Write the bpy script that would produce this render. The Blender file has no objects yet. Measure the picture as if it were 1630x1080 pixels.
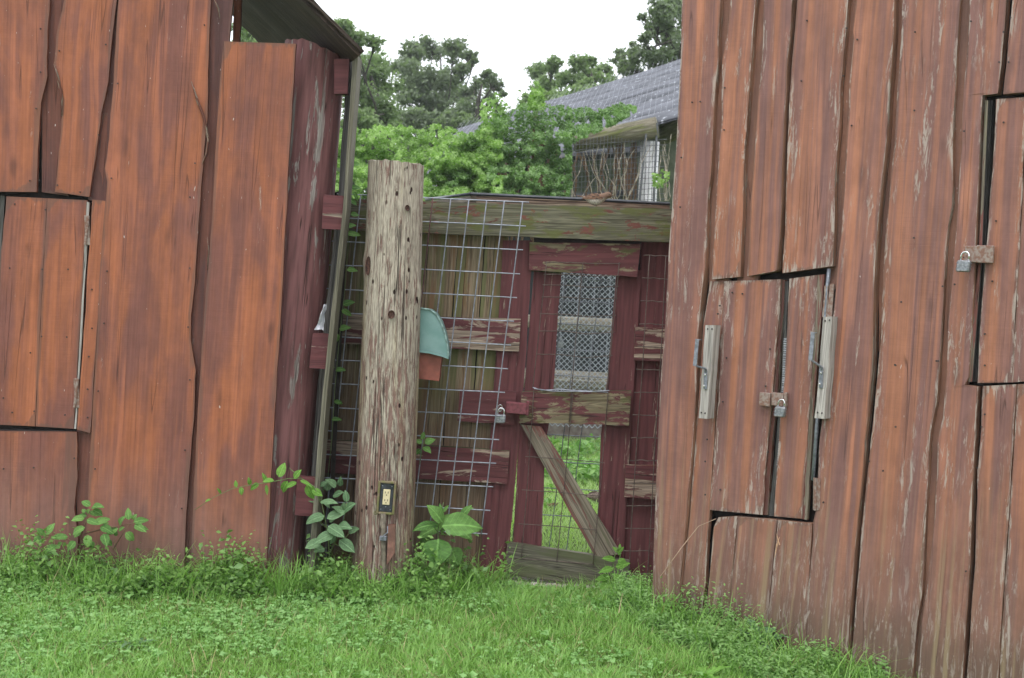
import bpy, math, random
import numpy as np
from mathutils import Vector, Matrix, noise
R = math.radians
random.seed(7); rng = np.random.default_rng(7)
SC = bpy.context.scene
COL = SC.collection
# ------------------------------------------------------------------ camera, sky, sun, exposure
W0, H0, F = 1630.0, 1080.0, 2264.0
CAMZ = 1.46
cam_d = bpy.data.cameras.new("camera"); cam = bpy.data.objects.new("camera", cam_d); COL.objects.link(cam)
MC = Matrix.Rotation(R(90 - 2.0), 3, 'X') @ Matrix.Rotation(R(3.0), 3, 'Z')
cam.matrix_world = Matrix.Translation((0, 0, CAMZ)) @ MC.to_4x4()
cam_d.sensor_width = 36; cam_d.lens = 36 * F / W0
cam_d.clip_start = 0.1; cam_d.clip_end = 2000
cam_d.dof.use_dof = True; cam_d.dof.focus_distance = 6.75; cam_d.dof.aperture_fstop = 6.3
SC.camera = cam
SUN_EL, SUN_AZ = 62, 205
world = bpy.data.worlds.new("World"); SC.world = world; world.use_nodes = True
wn = world.node_tree; wn.nodes.clear()
sky = wn.nodes.new('ShaderNodeTexSky'); sky.sky_type = 'NISHITA'; sky.sun_disc = False
sky.sun_elevation = R(SUN_EL); sky.sun_rotation = R(SUN_AZ); sky.air_density = 1.0; sky.dust_density = 3.0
tcw = wn.nodes.new('ShaderNodeTexCoord'); nzw = wn.nodes.new('ShaderNodeTexNoise'); nzw.inputs['Scale'].default_value = 2.2; nzw.inputs['Detail'].default_value = 5
mrw = wn.nodes.new('ShaderNodeMapRange'); mrw.inputs[1].default_value = .3; mrw.inputs[2].default_value = .7; mrw.inputs[3].default_value = .84; mrw.inputs[4].default_value = .97
mxw = wn.nodes.new('ShaderNodeMix'); mxw.data_type = 'RGBA'; mxw.inputs[7].default_value = (14.6, 15.0, 15.7, 1)
bg = wn.nodes.new('ShaderNodeBackground'); bg.inputs['Strength'].default_value = 0.12
ow = wn.nodes.new('ShaderNodeOutputWorld')
wn.links.new(tcw.outputs['Generated'], nzw.inputs['Vector']); wn.links.new(nzw.outputs[0], mrw.inputs[0]); wn.links.new(mrw.outputs[0], mxw.inputs[0])
wn.links.new(sky.outputs[0], mxw.inputs[6]); wn.links.new(mxw.outputs[2], bg.inputs[0]); wn.links.new(bg.outputs[0], ow.inputs[0])
sl = bpy.data.lights.new("sun", 'SUN'); sl.energy = 1.5; sl.angle = R(22); sl.color = (1, .97, .92)
so = bpy.data.objects.new("sun", sl); COL.objects.link(so)
sd = Vector((math.sin(R(SUN_AZ)) * math.cos(R(SUN_EL)), math.cos(R(SUN_AZ)) * math.cos(R(SUN_EL)), math.sin(R(SUN_EL))))
so.rotation_euler = sd.to_track_quat('Z', 'Y').to_euler(); so.location = sd * 20
SC.view_settings.view_transform = 'Standard'; SC.view_settings.look = 'None'
SC.view_settings.exposure = 0.15; SC.view_settings.gamma = 1.0
SC.render.engine = 'CYCLES'
SC.cycles.use_denoising = True; SC.cycles.max_bounces = 6; SC.cycles.diffuse_bounces = 3; SC.cycles.glossy_bounces = 2
SC.cycles.transmission_bounces = 3; SC.cycles.transparent_max_bounces = 4

# ------------------------------------------------------------------ geometry helpers
def ray(x, y):
    return MC @ Vector(((x - 815) / F, -(y - 540) / F, -1))
class Plane:
    """vertical plane through o with horizontal axis r; n points at the viewer"""
    def __init__(s, o, ang):
        s.o = Vector(o); s.r = Vector((math.cos(ang), math.sin(ang), 0)); s.n = Vector((s.r.y, -s.r.x, 0))
    def ab(s, x, y, off=0):
        d = ray(x, y); c = Vector((0, 0, CAMZ)); oo = s.o + s.n * off
        t = (oo - c).dot(s.n) / d.dot(s.n); p = c + d * t
        return (p - s.o).dot(s.r), p.z
    def pt(s, a, b, off=0):
        return s.o + s.r * a + s.n * off + Vector((0, 0, b))
    def px(s, x, y, off=0):
        a, b = s.ab(x, y, off); return s.pt(a, b, off)
def at(x, y, Y):
    d = ray(x, y); t = Y / d.y; return Vector((0, 0, CAMZ)) + d * t

class MB:
    def __init__(s): s.v = []; s.f = []; s.uv = []; s.r = []; s.m = []; s.e = []
    def add(s, vs, fs, uv=None, rnd=0.0, mat=0, edge=None):
        b = len(s.v); s.v += [tuple(v) for v in vs]; s.f += [tuple(i + b for i in f) for f in fs]
        s.uv += [tuple(u) for u in uv] if uv else [(v[0], v[2]) for v in vs]
        s.r += [rnd] * len(vs) if not isinstance(rnd, (list, tuple)) else list(rnd)
        s.m += [mat] * len(fs); s.e += edge or [0.0] * len(vs)
    def build(s, name, mats, parent=None, smooth=False, loc=None):
        me = bpy.data.meshes.new(name)
        o0 = Vector(parent.matrix_world.translation) if parent else Vector(loc or (0, 0, 0))
        if parent: o0 = wloc(parent)
        me.from_pydata([(v[0] - o0.x, v[1] - o0.y, v[2] - o0.z) for v in s.v], [], s.f)
        ul = me.uv_layers.new(name='UVMap')
        li = np.empty(len(me.loops), dtype=np.int32); me.loops.foreach_get('vertex_index', li)
        ul.data.foreach_set('uv', np.array(s.uv, dtype=np.float32)[li].ravel())
        at_ = me.attributes.new('rnd', 'FLOAT', 'POINT'); at_.data.foreach_set('value', np.array(s.r, dtype=np.float32))
        ae = me.attributes.new('edge', 'FLOAT', 'POINT'); ae.data.foreach_set('value', np.array(s.e, dtype=np.float32))
        me.polygons.foreach_set('material_index', np.array(s.m, dtype=np.int32))
        if smooth: me.polygons.foreach_set('use_smooth', np.ones(len(me.polygons), dtype=bool))
        for m in (mats if isinstance(mats, (list, tuple)) else [mats]): me.materials.append(m)
        me.update()
        ob = bpy.data.objects.new(name, me); COL.objects.link(ob)
        if parent: ob.parent = parent
        else: ob.location = o0
        return ob
def wloc(o):
    p = Vector(o.location)
    while o.parent: o = o.parent; p += Vector(o.location)
    return p
def tag(o, label=None, cat=None, group=None, kind=None):
    if label: o['label'] = label
    if cat: o['category'] = cat
    if group: o['group'] = group
    if kind: o['kind'] = kind
    return o
def thing(name, loc, label, cat, group=None):
    o = bpy.data.objects.new(name, None); COL.objects.link(o); o.location = loc; o.empty_display_size = .1
    return tag(o, label, cat, group)

def interp(poly, ts, t):
    for i in range(len(ts) - 1):
        if t <= ts[i + 1] + 1e-9:
            k = 0 if ts[i + 1] - ts[i] < 1e-9 else (t - ts[i]) / (ts[i + 1] - ts[i])
            return (poly[i][0] * (1 - k) + poly[i + 1][0] * k, poly[i][1] * (1 - k) + poly[i + 1][1] * k)
    return poly[-1]
def board(mb, pl, A, B, off, th=.022, horiz=False, mat=0, emat=1, n=26, rough=.0016, warp=.003, rnd=None, px=True, cols=5):
    """a plank between two edge lines (pixels on the plane, both given along the grain)"""
    if rnd is None: rnd = random.random()
    a = [pl.ab(x, y, off) for x, y in A] if px else A
    b = [pl.ab(x, y, off) for x, y in B] if px else B
    k = 0 if horiz else 1
    def par(P):
        d = P[-1][k] - P[0][k]; return [(p[k] - P[0][k]) / d for p in P]
    ta, tb = par(a), par(b)
    T = sorted(set([round(t, 4) for t in ta + tb if 0 <= t <= 1] + [i / n for i in range(n + 1)]))
    rows = []; L = 0; prev = None; s = rnd * 91
    for t in T:
        pa, pb = interp(a, ta, t), interp(b, tb, t)
        mid = ((pa[0] + pb[0]) / 2, (pa[1] + pb[1]) / 2)
        if prev: L += math.hypot(mid[0] - prev[0], mid[1] - prev[1])
        prev = mid
        row = []
        ja = rough * (noise.noise((L * 9, s, 1)) * 2 + noise.noise((L * 40, s, 7))); jb = rough * (noise.noise((L * 9, s, 3)) * 2 + noise.noise((L * 40, s, 9)))
        for c in range(cols):
            q = c / (cols - 1)
            x = pa[0] * (1 - q) + pb[0] * q; y = pa[1] * (1 - q) + pb[1] * q
            if c == 0: x, y = (x, y + ja) if horiz else (x + ja, y)
            if c == cols - 1: x, y = (x, y + jb) if horiz else (x + jb, y)
            w = warp * noise.noise((L * 1.3, q * 1.4 + s, 5)) + warp * .35 * noise.noise((L * 5, q * 3 + s, 8))
            row.append((x, y, w, L, q * math.hypot(pb[0] - pa[0], pb[1] - pa[1])))
        rows.append(row)
    m = len(rows)
    fv = [pl.pt(x, y, off + w) for r in rows for (x, y, w, l, u) in r]
    (sx0, sy0), (sx1, sy1) = a[0], a[-1]
    if horiz:
        kk = (sy1 - sy0) / (sx1 - sx0); uv = [((y - sy0) - kk * (x - sx0), x - sx0) for r in rows for (x, y, w, l, u) in r]
    else:
        kk = (sx1 - sx0) / (sy1 - sy0); uv = [((x - sx0) - kk * (y - sy0) + .25 * u, y - sy0) for r in rows for (x, y, w, l, u) in r]
    fs = [(i * cols + c, i * cols + c + 1, (i + 1) * cols + c + 1, (i + 1) * cols + c) for i in range(m - 1) for c in range(cols - 1)]
    # orientation test
    n0 = (fv[fs[0][1]] - fv[fs[0][0]]).cross(fv[fs[0][2]] - fv[fs[0][0]])
    flip = n0.dot(pl.n) < 0
    fx = (lambda f: tuple(reversed(f))) if flip else (lambda f: f)
    ed = [1.0 if (c in (0, cols - 1) or i in (0, m - 1)) else 0.0 for i in range(m) for c in range(cols)]
    mb.add(fv, [fx(f) for f in fs], uv, rnd, mat, ed)
    def strip(idx):
        top = [fv[i] for i in idx]; bot = [fv[i] - pl.n * th for i in idx]
        k_ = len(idx); ll = [0]
        for i in range(1, k_): ll.append(ll[-1] + (top[i] - top[i - 1]).length)
        mb.add(top + bot, [fx((i + 1, i, i + k_, i + 1 + k_)) for i in range(k_ - 1)], [(0, l) for l in ll] + [(th, l) for l in ll], rnd, emat)
    strip([i * cols for i in range(m)][::-1]); strip([i * cols + cols - 1 for i in range(m)])
    strip(list(range(cols))); strip([(m - 1) * cols + c for c in range(cols)][::-1])
    return rnd
def nails(mb, pl, pts, off, r=.0032, mat=2):
    for x, y in pts:
        c = pl.px(x, y, off + .0025)
        n = 7; up = Vector((0, 0, 1))
        vs = [c + pl.r * (math.cos(2 * math.pi * i / n) * r) + up * (math.sin(2 * math.pi * i / n) * r * 1.2) for i in range(n)]
        back = [v - pl.n * .006 for v in vs]
        mb.add(vs + back, [tuple(range(n))] + [(i, i + n, (i + 1) % n + n, (i + 1) % n) for i in range(n)], mat=mat)
def box(mb, c, ax, ay, az, mat=0, bev=0.0, rnd=0.0):
    """box from centre and three half-axis vectors, chamfered when bev > 0"""
    c, ax, ay, az = Vector(c), Vector(ax), Vector(ay), Vector(az)
    if bev <= 0:
        vs = [c + ax * i + ay * j + az * k for i in (-1, 1) for j in (-1, 1) for k in (-1, 1)]
        fs = [(0, 1, 3, 2), (4, 6, 7, 5), (0, 4, 5, 1), (2, 3, 7, 6), (0, 2, 6, 4), (1, 5, 7, 3)]
        mb.add(vs, fs, [(v.x, v.z) for v in vs], rnd, mat); return
    # rounded outline in ax/ay, extruded along az with a chamfer
    la, lb, lc = ax.length, ay.length, az.length; b = min(bev, la * .9, lb * .9, lc * .9)
    ua, ub, uc = ax / la, ay / lb, az / lc
    out = []
    for (sx, sy, a0) in ((1, 1, 0), (-1, 1, 90), (-1, -1, 180), (1, -1, 270)):
        for k in range(3):
            an = R(a0 + k * 45); out.append((sx * (la - b) + b * math.cos(an), sy * (lb - b) + b * math.sin(an)))
    n = len(out); vs = []
    for (sc, h) in ((1, -lc + b), (1, lc - b)):
        vs += [c + ua * x + ub * y + uc * h for x, y in out]
    vs += [c + ua * (x * (la - b * .8) / la) + ub * (y * (lb - b * .8) / lb) + uc * lc for x, y in out]
    vs += [c + ua * (x * (la - b * .8) / la) + ub * (y * (lb - b * .8) / lb) - uc * lc for x, y in out]
    fs = [(i, (i + 1) % n, n + (i + 1) % n, n + i) for i in range(n)]
    fs += [(n + i, n + (i + 1) % n, 2 * n + (i + 1) % n, 2 * n + i) for i in range(n)]
    fs += [(3 * n + i, 3 * n + (i + 1) % n, (i + 1) % n, i) for i in range(n)]
    fs += [tuple(range(2 * n, 3 * n)), tuple(reversed(range(3 * n, 4 * n)))]
    if ua.cross(ub).dot(uc) < 0: fs = [tuple(reversed(f)) for f in fs]
    mb.add(vs, fs, [(v.x + v.y * .3, v.z) for v in vs], rnd, mat)
def tube(mb, pts, rad, n=6, mat=0, rnd=0.0, cap=True, wob=None):
    pts = [Vector(p) for p in pts]; m = len(pts)
    rad = rad if isinstance(rad, (list, tuple)) else [rad] * m
    t0 = (pts[1] - pts[0]).normalized()
    ref = Vector((0, 0, 1)) if abs(t0.z) < .9 else Vector((1, 0, 0))
    u = t0.cross(ref).normalized(); vs = []; uv = []; L = 0
    for i, p in enumerate(pts):
        t = (pts[min(i + 1, m - 1)] - pts[max(i - 1, 0)])
        t = t.normalized() if t.length > 1e-9 else t0
        u = (u - t * u.dot(t)).normalized(); w = t.cross(u)
        if i: L += (p - pts[i - 1]).length
        for k in range(n + 1):
            a = 2 * math.pi * k / n; r_ = rad[i]
            if wob: r_ *= wob(a, L)
            vs.append(p + (u * math.cos(a) + w * math.sin(a)) * r_); uv.append((k / n * 2 * math.pi * rad[i], L))
    k1 = n + 1
    fs = [(i * k1 + k, i * k1 + k + 1, (i + 1) * k1 + k + 1, (i + 1) * k1 + k) for i in range(m - 1) for k in range(n)]
    if cap: fs += [tuple(reversed(range(n))), tuple((m - 1) * k1 + k for k in range(n))]
    mb.add(vs, fs, uv, rnd, mat)

# ------------------------------------------------------------------ materials
class M:
    def __init__(s, name, rough=.8, spec=.25):
        s.m = bpy.data.materials.new(name); s.m.use_nodes = True; s.t = s.m.node_tree; s.t.nodes.clear()
        s.out = s.t.nodes.new('ShaderNodeOutputMaterial'); s.p = s.t.nodes.new('ShaderNodeBsdfPrincipled')
        s.t.links.new(s.p.outputs[0], s.out.inputs[0]); s.p.inputs['Roughness'].default_value = rough
        s.p.inputs['Specular IOR Level'].default_value = spec
        s.at = s.t.nodes.new('ShaderNodeAttribute'); s.at.attribute_name = 'rnd'; s.rnd = s.at.outputs['Fac']
        s.ae = s.t.nodes.new('ShaderNodeAttribute'); s.ae.attribute_name = 'edge'; s.edge = s.ae.outputs['Fac']
        s.tc = s.t.nodes.new('ShaderNodeTexCoord'); s.uv = s.tc.outputs['UV']; s.ob = s.tc.outputs['Object']
    def L(s, a, b): s.t.links.new(a, b)
    def setin(s, sock, v):
        if hasattr(v, 'is_output') or isinstance(v, bpy.types.NodeSocket): s.L(v, sock)
        else: sock.default_value = v
    def math(s, op, a, b=0.0, clamp=False):
        n = s.t.nodes.new('ShaderNodeMath'); n.operation = op; n.use_clamp = clamp; s.setin(n.inputs[0], a); s.setin(n.inputs[1], b); return n.outputs[0]
    def noise(s, sx, sy, sz=1.0, detail=4, rough=.55, src=None, seed=0.0, dist=0.0):
        m = s.t.nodes.new('ShaderNodeVectorMath'); m.operation = 'MULTIPLY'; s.L(src or s.uv, m.inputs[0]); m.inputs[1].default_value = (sx, sy, sz)
        c = s.t.nodes.new('ShaderNodeCombineXYZ')
        s.L(s.math('MULTIPLY', s.rnd, 37.3), c.inputs[0]); s.L(s.math('MULTIPLY', s.rnd, 17.1), c.inputs[1]); c.inputs[2].default_value = seed * 3.7
        a = s.t.nodes.new('ShaderNodeVectorMath'); a.operation = 'ADD'; s.L(m.outputs[0], a.inputs[0]); s.L(c.outputs[0], a.inputs[1])
        n = s.t.nodes.new('ShaderNodeTexNoise'); n.inputs['Scale'].default_value = 1; n.inputs['Detail'].default_value = detail; n.inputs['Roughness'].default_value = rough
        n.inputs['Distortion'].default_value = dist; s.L(a.outputs[0], n.inputs['Vector']); return n.outputs[0]
    def voro(s, sx, sy, src=None, sz=1.0):
        m = s.t.nodes.new('ShaderNodeVectorMath'); m.operation = 'MULTIPLY'; s.L(src or s.uv, m.inputs[0]); m.inputs[1].default_value = (sx, sy, sz)
        c = s.t.nodes.new('ShaderNodeCombineXYZ'); s.L(s.math('MULTIPLY', s.rnd, 37.3), c.inputs[0])
        a = s.t.nodes.new('ShaderNodeVectorMath'); a.operation = 'ADD'; s.L(m.outputs[0], a.inputs[0]); s.L(c.outputs[0], a.inputs[1])
        n = s.t.nodes.new('ShaderNodeTexVoronoi'); n.inputs['Scale'].default_value = 1; s.L(a.outputs[0], n.inputs['Vector']); return n
    def ramp(s, f, lo, hi, a=0.0, b=1.0):
        n = s.t.nodes.new('ShaderNodeMapRange'); n.interpolation_type = 'SMOOTHSTEP'
        for i, v in enumerate((f, lo, hi, a, b)): s.setin(n.inputs[i], v)
        return n.outputs[0]
    def mix(s, f, a, b, mode='MIX'):
        n = s.t.nodes.new('ShaderNodeMix'); n.data_type = 'RGBA'; n.blend_type = mode
        c4 = lambda v: v if not isinstance(v, tuple) else (v + (1,) if len(v) == 3 else v)
        s.setin(n.inputs[0], f); s.setin(n.inputs[6], c4(a)); s.setin(n.inputs[7], c4(b)); return n.outputs[2]
    def posz(s):
        g = s.t.nodes.new('ShaderNodeNewGeometry'); x = s.t.nodes.new('ShaderNodeSeparateXYZ'); s.L(g.outputs['Position'], x.inputs[0]); return x.outputs[2]
    def grey(s, f):
        n = s.t.nodes.new('ShaderNodeCombineColor')
        for i in range(3): s.setin(n.inputs[i], f)
        return n.outputs[0]
    def bump(s, h, strength, dist=.004, prev=None):
        n = s.t.nodes.new('ShaderNodeBump'); n.inputs['Strength'].default_value = strength; n.inputs['Distance'].default_value = dist
        s.L(h, n.inputs['Height'])
        if prev: s.L(prev, n.inputs['Normal'])
        return n.outputs[0]
    def fin(s, col=None, nrm=None, rough=None):
        if col is not None: s.setin(s.p.inputs['Base Color'], col if not isinstance(col, tuple) else col + (1,))
        if nrm is not None: s.L(nrm, s.p.inputs['Normal'])
        if rough is not None: s.setin(s.p.inputs['Roughness'], rough)
        return s.m

def stained(name, orange, plum, lowcol, pale, peel_th, peelsz=(30, 5), lowz=(.15, .75), spots=.74, warm=.5, green=0.0, tsz=(4.5, 1.5), t2=(22, .8), edgew=.0):
    m = M(name, .62, .3)
    tone = m.ramp(m.noise(tsz[0], tsz[1], detail=4, dist=.5), warm - .13, warm + .13)
    c = m.mix(tone, orange, plum)
    tone2 = m.ramp(m.noise(t2[0], t2[1], detail=3, seed=2, dist=.4), .45, .68)
    c = m.mix(m.math('MULTIPLY', tone2, .4), c, plum)
    lt = m.ramp(m.noise(16, 1.1, detail=2, seed=5, dist=.5), .52, .72)
    c = m.mix(m.math('MULTIPLY', lt, .45), c, tuple(min(1, k * 1.45) for k in orange))
    # knots
    v = m.voro(4.5, 1.6); kd = m.ramp(v.outputs['Distance'], .03, .13, 1, 0)
    c = m.mix(m.math('MULTIPLY', kd, .6), c, tuple(k * .45 for k in plum))
    # broad weathering near the ground
    z = m.ramp(m.math('ADD', m.posz(), m.math('MULTIPLY', m.noise(12, 1.5, seed=8), .5)), lowz[0] + .2, lowz[1] + .3, 1, 0)
    c = m.mix(m.math('MULTIPLY', z, .85), c, lowcol)
    streak = m.noise(70, 1.3, detail=5, rough=.65, seed=3)
    c = m.mix(1.0, c, m.grey(m.ramp(streak, .25, .75, .84, 1.14)), 'MULTIPLY')
    saw = m.noise(5, 260, detail=2, seed=4)
    c = m.mix(1.0, c, m.grey(m.math('ADD', 1.0, m.math('MULTIPLY', m.math('SUBTRACT', saw, .5), m.ramp(m.noise(5, 3, seed=21), .4, .65, .03, .3)))), 'MULTIPLY')
    blot = m.noise(9, 6, detail=5, rough=.7, seed=11)
    c = m.mix(1.0, c, m.grey(m.ramp(blot, .3, .7, .87, 1.09)), 'MULTIPLY')
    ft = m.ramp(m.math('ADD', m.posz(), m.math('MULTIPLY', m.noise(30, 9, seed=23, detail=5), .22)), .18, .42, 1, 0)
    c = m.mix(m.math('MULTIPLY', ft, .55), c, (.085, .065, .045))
    # hairline checks in the wood
    cr = m.noise(14, .35, detail=1, seed=6); crk = m.ramp(m.math('ABSOLUTE', m.math('SUBTRACT', cr, .5)), .0, .006, 1, 0)
    crk = m.math('MULTIPLY', crk, m.ramp(m.noise(3, 1.5, seed=9), .5, .56))
    c = m.mix(m.math('MULTIPLY', crk, .5), c, (.04, .02, .016))
    if green:
        g = m.math('MULTIPLY', m.ramp(m.noise(28, .9, seed=13, detail=3), .52, .66), m.math('MULTIPLY', z, green))
        c = m.mix(g, c, (.30, .235, .135))
    ft0 = m.ramp(m.math('ADD', m.posz(), m.math('MULTIPLY', m.noise(7, 1.5, seed=25), .9)), .5, 1.1, 1, 0)
    pn = m.math('ADD', m.noise(peelsz[0], peelsz[1], detail=7, rough=.78, seed=7, dist=.8), m.math('MULTIPLY', m.math('POWER', m.edge, 3.0), edgew * .35))
    worn = m.ramp(m.math('ADD', m.math('MULTIPLY', m.math('POWER', m.edge, 2.5), .35), m.math('MULTIPLY', m.noise(40, 3, detail=5, seed=31), .65)), .50, .62)
    c = m.mix(m.math('MULTIPLY', worn, .55), c, (.115, .07, .055))
    area = m.ramp(m.math('ADD', m.noise(8, 1.6, detail=3, seed=10, dist=.5), m.math('MULTIPLY', m.math('POWER', m.edge, 2.0), edgew)), .53, .63)
    pk = m.math('MULTIPLY', m.ramp(pn, peel_th, peel_th + .05), m.math('MAXIMUM', area, m.math('MULTIPLY', ft0, .6)))
    c = m.mix(m.math('MULTIPLY', pk, .68), c, pale)
    sp = m.ramp(m.noise(75, 22, detail=2, seed=12), spots, spots + .03)
    c = m.mix(m.math('MULTIPLY', sp, .7), c, (.62, .58, .55))
    h = m.math('ADD', m.math('MULTIPLY', streak, .5), m.math('ADD', m.math('MULTIPLY', saw, .3), m.math('SUBTRACT', m.math('MULTIPLY', pk, -.5), m.math('MULTIPLY', crk, 2))))
    return m.fin(c, m.bump(h, .55, .003))

def painted(name, paint, wood1, wood2, th, sz=(30, 3), green=None, gth=.55, dark=.75, crack=1.0, zgreen=None, gsz=(12, 2.0)):
    """old paint flaking off grainy timber"""
    m = M(name, .7, .25)
    gr = m.noise(90, 2.2, detail=5, rough=.65, seed=1); w = m.mix(m.ramp(gr, .35, .65), wood1, wood2)
    ring = m.noise(22, 1.0, detail=3, seed=2, dist=1.2); w = m.mix(1.0, w, m.grey(m.ramp(m.math('SINE', m.math('MULTIPLY', ring, 60)), -1, 1, .72, 1.15)), 'MULTIPLY')
    p = m.mix(1.0, paint, m.grey(m.ramp(m.noise(40, 3, detail=4, seed=3), .3, .7, dark, 1.2)), 'MULTIPLY')
    pn = m.noise(sz[0], sz[1], detail=6, rough=.7, seed=4, dist=.6)
    pk = m.ramp(m.math('ADD', m.math('MULTIPLY', pn, .75), m.math('MULTIPLY', m.noise(4, 1.2, detail=2, seed=5), .25)), th, th + .03)
    c = m.mix(pk, p, w)
    if green:
        g = m.ramp(m.noise(gsz[0], gsz[1], detail=6, rough=.65, seed=6), gth, gth + .12)
        if zgreen: g = m.math('MULTIPLY', g, m.ramp(m.posz(), zgreen[0], zgreen[1])); c = m.mix(m.ramp(m.posz(), zgreen[0], zgreen[1], .55, 0), c, (.10, .062, .042))
        c = m.mix(m.math('MULTIPLY', g, .8), c, green)
    cr = m.noise(26, .4, detail=2, seed=7); crk = m.ramp(m.math('ABSOLUTE', m.math('SUBTRACT', cr, .5)), .0, .008, 1, 0)
    crk = m.math('MULTIPLY', crk, m.ramp(m.noise(5, 1.5, seed=9), .45, .52))
    c = m.mix(m.math('MULTIPLY', crk, .75 * crack), c, (.02, .014, .012))
    h = m.math('ADD', m.math('MULTIPLY', gr, m.ramp(pk, 0, 1, .25, .8)), m.math('SUBTRACT', m.math('MULTIPLY', pk, -.45), m.math('MULTIPLY', crk, 2)))
    return m.fin(c, m.bump(h, .7, .003))

def plain(name, col, rough=.6, metal=0.0, var=.25, scale=30, col2=None):
    m = M(name, rough, .4); m.p.inputs['Metallic'].default_value = metal
    n = m.noise(scale, scale, scale, src=m.ob, detail=4)
    c = m.mix(m.ramp(n, .35, .65), col, col2) if col2 else m.mix(1.0, col, m.grey(m.ramp(n, .3, .7, 1 - var, 1 + var)), 'MULTIPLY')
    return m.fin(c, m.bump(n, .2, .002))

def leafmat(name, a, b, tip=None, trans=.3, rough=.5, veins=False):
    m = M(name, rough + (.12 if veins else 0), .2 if veins else .35)
    c = m.mix(m.rnd, a, b)
    if tip: c = m.mix(m.ramp(m.rnd, .86, .95), c, tip)
    if veins:
        sx = m.t.nodes.new('ShaderNodeSeparateXYZ'); m.L(m.uv, sx.inputs[0])
        au = m.math('ABSOLUTE', sx.outputs[0])
        rib = m.ramp(au, .0, .06, 1, 0)
        vv = m.math('FRACT', m.math('MULTIPLY', m.math('SUBTRACT', sx.outputs[1], m.math('MULTIPLY', au, .35)), 9))
        vein = m.ramp(m.math('ABSOLUTE', m.math('SUBTRACT', vv, .5)), .0, .09, 1, 0)
        k = m.math('MAXIMUM', rib, m.math('MULTIPLY', vein, .45))
        c = m.mix(m.math('MULTIPLY', k, .55), c, tuple(min(1, q * 1.9 + .02) for q in b))
        c = m.mix(1.0, c, m.grey(m.ramp(m.noise(6, 6, detail=4), .3, .7, .8, 1.18)), 'MULTIPLY')
        c = m.mix(m.math('MULTIPLY', m.ramp(m.noise(11, 11, detail=5, rough=.7, seed=4), .64, .70), .75), c, (.16, .12, .04))
        m.L(m.bump(k, .5, .004), m.p.inputs['Normal'])
    m.fin(c)
    tr = m.t.nodes.new('ShaderNodeBsdfTranslucent'); mx = m.t.nodes.new('ShaderNodeMixShader'); mx.inputs[0].default_value = trans
    tc = m.mix(1.0, c, (1.0, 1.25, .55), 'MULTIPLY'); m.L(tc, tr.inputs[0])
    m.L(m.p.outputs[0], mx.inputs[1]); m.L(tr.outputs[0], mx.inputs[2]); m.L(mx.outputs[0], m.out.inputs[0])
    return m.m

ORANGE, PLUM = (.315, .106, .050), (.185, .072, .055)
m_left = stained('rust stained boards', ORANGE, PLUM, (.225, .12, .10), (.42, .33, .28), .62, lowz=(.05, .70), spots=.76, warm=.515)
m_right = stained('weathered rust boards', (.33, .138, .080), (.195, .098, .086), (.20, .11, .086), (.43, .375, .33), .535, (42, 7), (.1, .9), spots=.78, green=.6, tsz=(14, .45), t2=(30, .35), edgew=.15)
m_strip = stained('plum battens', (.15, .055, .038), (.095, .042, .038), (.15, .075, .06), (.32, .27, .24), .62, (30, 4))  # plum, darkened further in place of the shadow beside the boards
m_sideR = painted('brown board edges', (.27, .14, .09), (.18, .13, .10), (.40, .35, .29), .55, (50, 5), dark=.6)
m_recess = stained('recessed brown boards', (.27, .125, .08), (.17, .09, .07), (.19, .11, .085), (.40, .37, .34), .60, (42, 6))
m_edge = painted('plank edge timber', (.13, .05, .035), (.16, .12, .09), (.30, .25, .19), .50, (40, 6))
m_edgeL = painted('stained plank edge', (.15, .05, .03), (.16, .11, .08), (.26, .2, .15), .60, (40, 6))
m_dark = plain('old dark timber', (.018, .014, .012), .9, var=.4)
m_nail = plain('dark nail head', (.035, .028, .026), .6)
MAROON = (.112, .037, .040)
m_maroon = painted('maroon painted timber', MAROON, (.20, .15, .12), (.34, .27, .22), .60, (34, 3))
m_maroon_peel = painted('flaking maroon rail', MAROON, (.22, .16, .12), (.38, .30, .24), .50, (14, 2.2), green=(.10, .11, .03), gth=.62)
m_rail_green = painted('mossy maroon rail', MAROON, (.13, .105, .06), (.24, .20, .13), .53, (24, 6), green=(.085, .095, .03), gth=.545, gsz=(18, 6))
m_beam = painted('mossy grey beam', (.14, .05, .04), (.085, .08, .05), (.17, .16, .11), .42, (26, 8), green=(.10, .11, .03), gth=.50, gsz=(20, 7))
m_bare = painted('bare greyed timber', (.15, .06, .05), (.12, .10, .075), (.23, .195, .15), .44, (22, 2.4), green=(.10, .105, .05), gth=.56)
m_bare2 = painted('damp grey green rail', (.10, .08, .06), (.085, .08, .055), (.165, .155, .115), .34, (22, 3), green=(.085, .095, .045), gth=.5)
m_endgrain = plain('mossy end grain', (.055, .06, .02), .9, var=.5, scale=60)
m_fence = painted('algae stained fence boards', (.20, .12, .065), (.15, .10, .062), (.29, .225, .15), .45, (14, 1.0), green=(.13, .14, .055), gth=.44, gsz=(16, .8), zgreen=(.7, 1.15))
m_fence_low = painted('brown fence boards', (.13, .075, .05), (.12, .075, .05), (.24, .165, .11), .45, (12, 1.0), green=(.07, .07, .035), gth=.56)
m_block = painted('silver grey block', (.30, .25, .22), (.27, .25, .23), (.46, .43, .40), .30, (30, 2))
m_greyplank = painted('grey green plank edge', (.12, .11, .08), (.11, .10, .072), (.20, .185, .14), .4, (40, 2))
m_darkgrey = painted('dark grey old plank', (.05, .048, .045), (.045, .043, .042), (.11, .105, .10), .35, (20, 1.2))
m_wire = plain('galvanised wire', (.29, .31, .36), .5, .2, var=.25, scale=40)
m_rwire = plain('maroon painted wire', (.11, .05, .05), .7, var=.4, scale=40)
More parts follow.
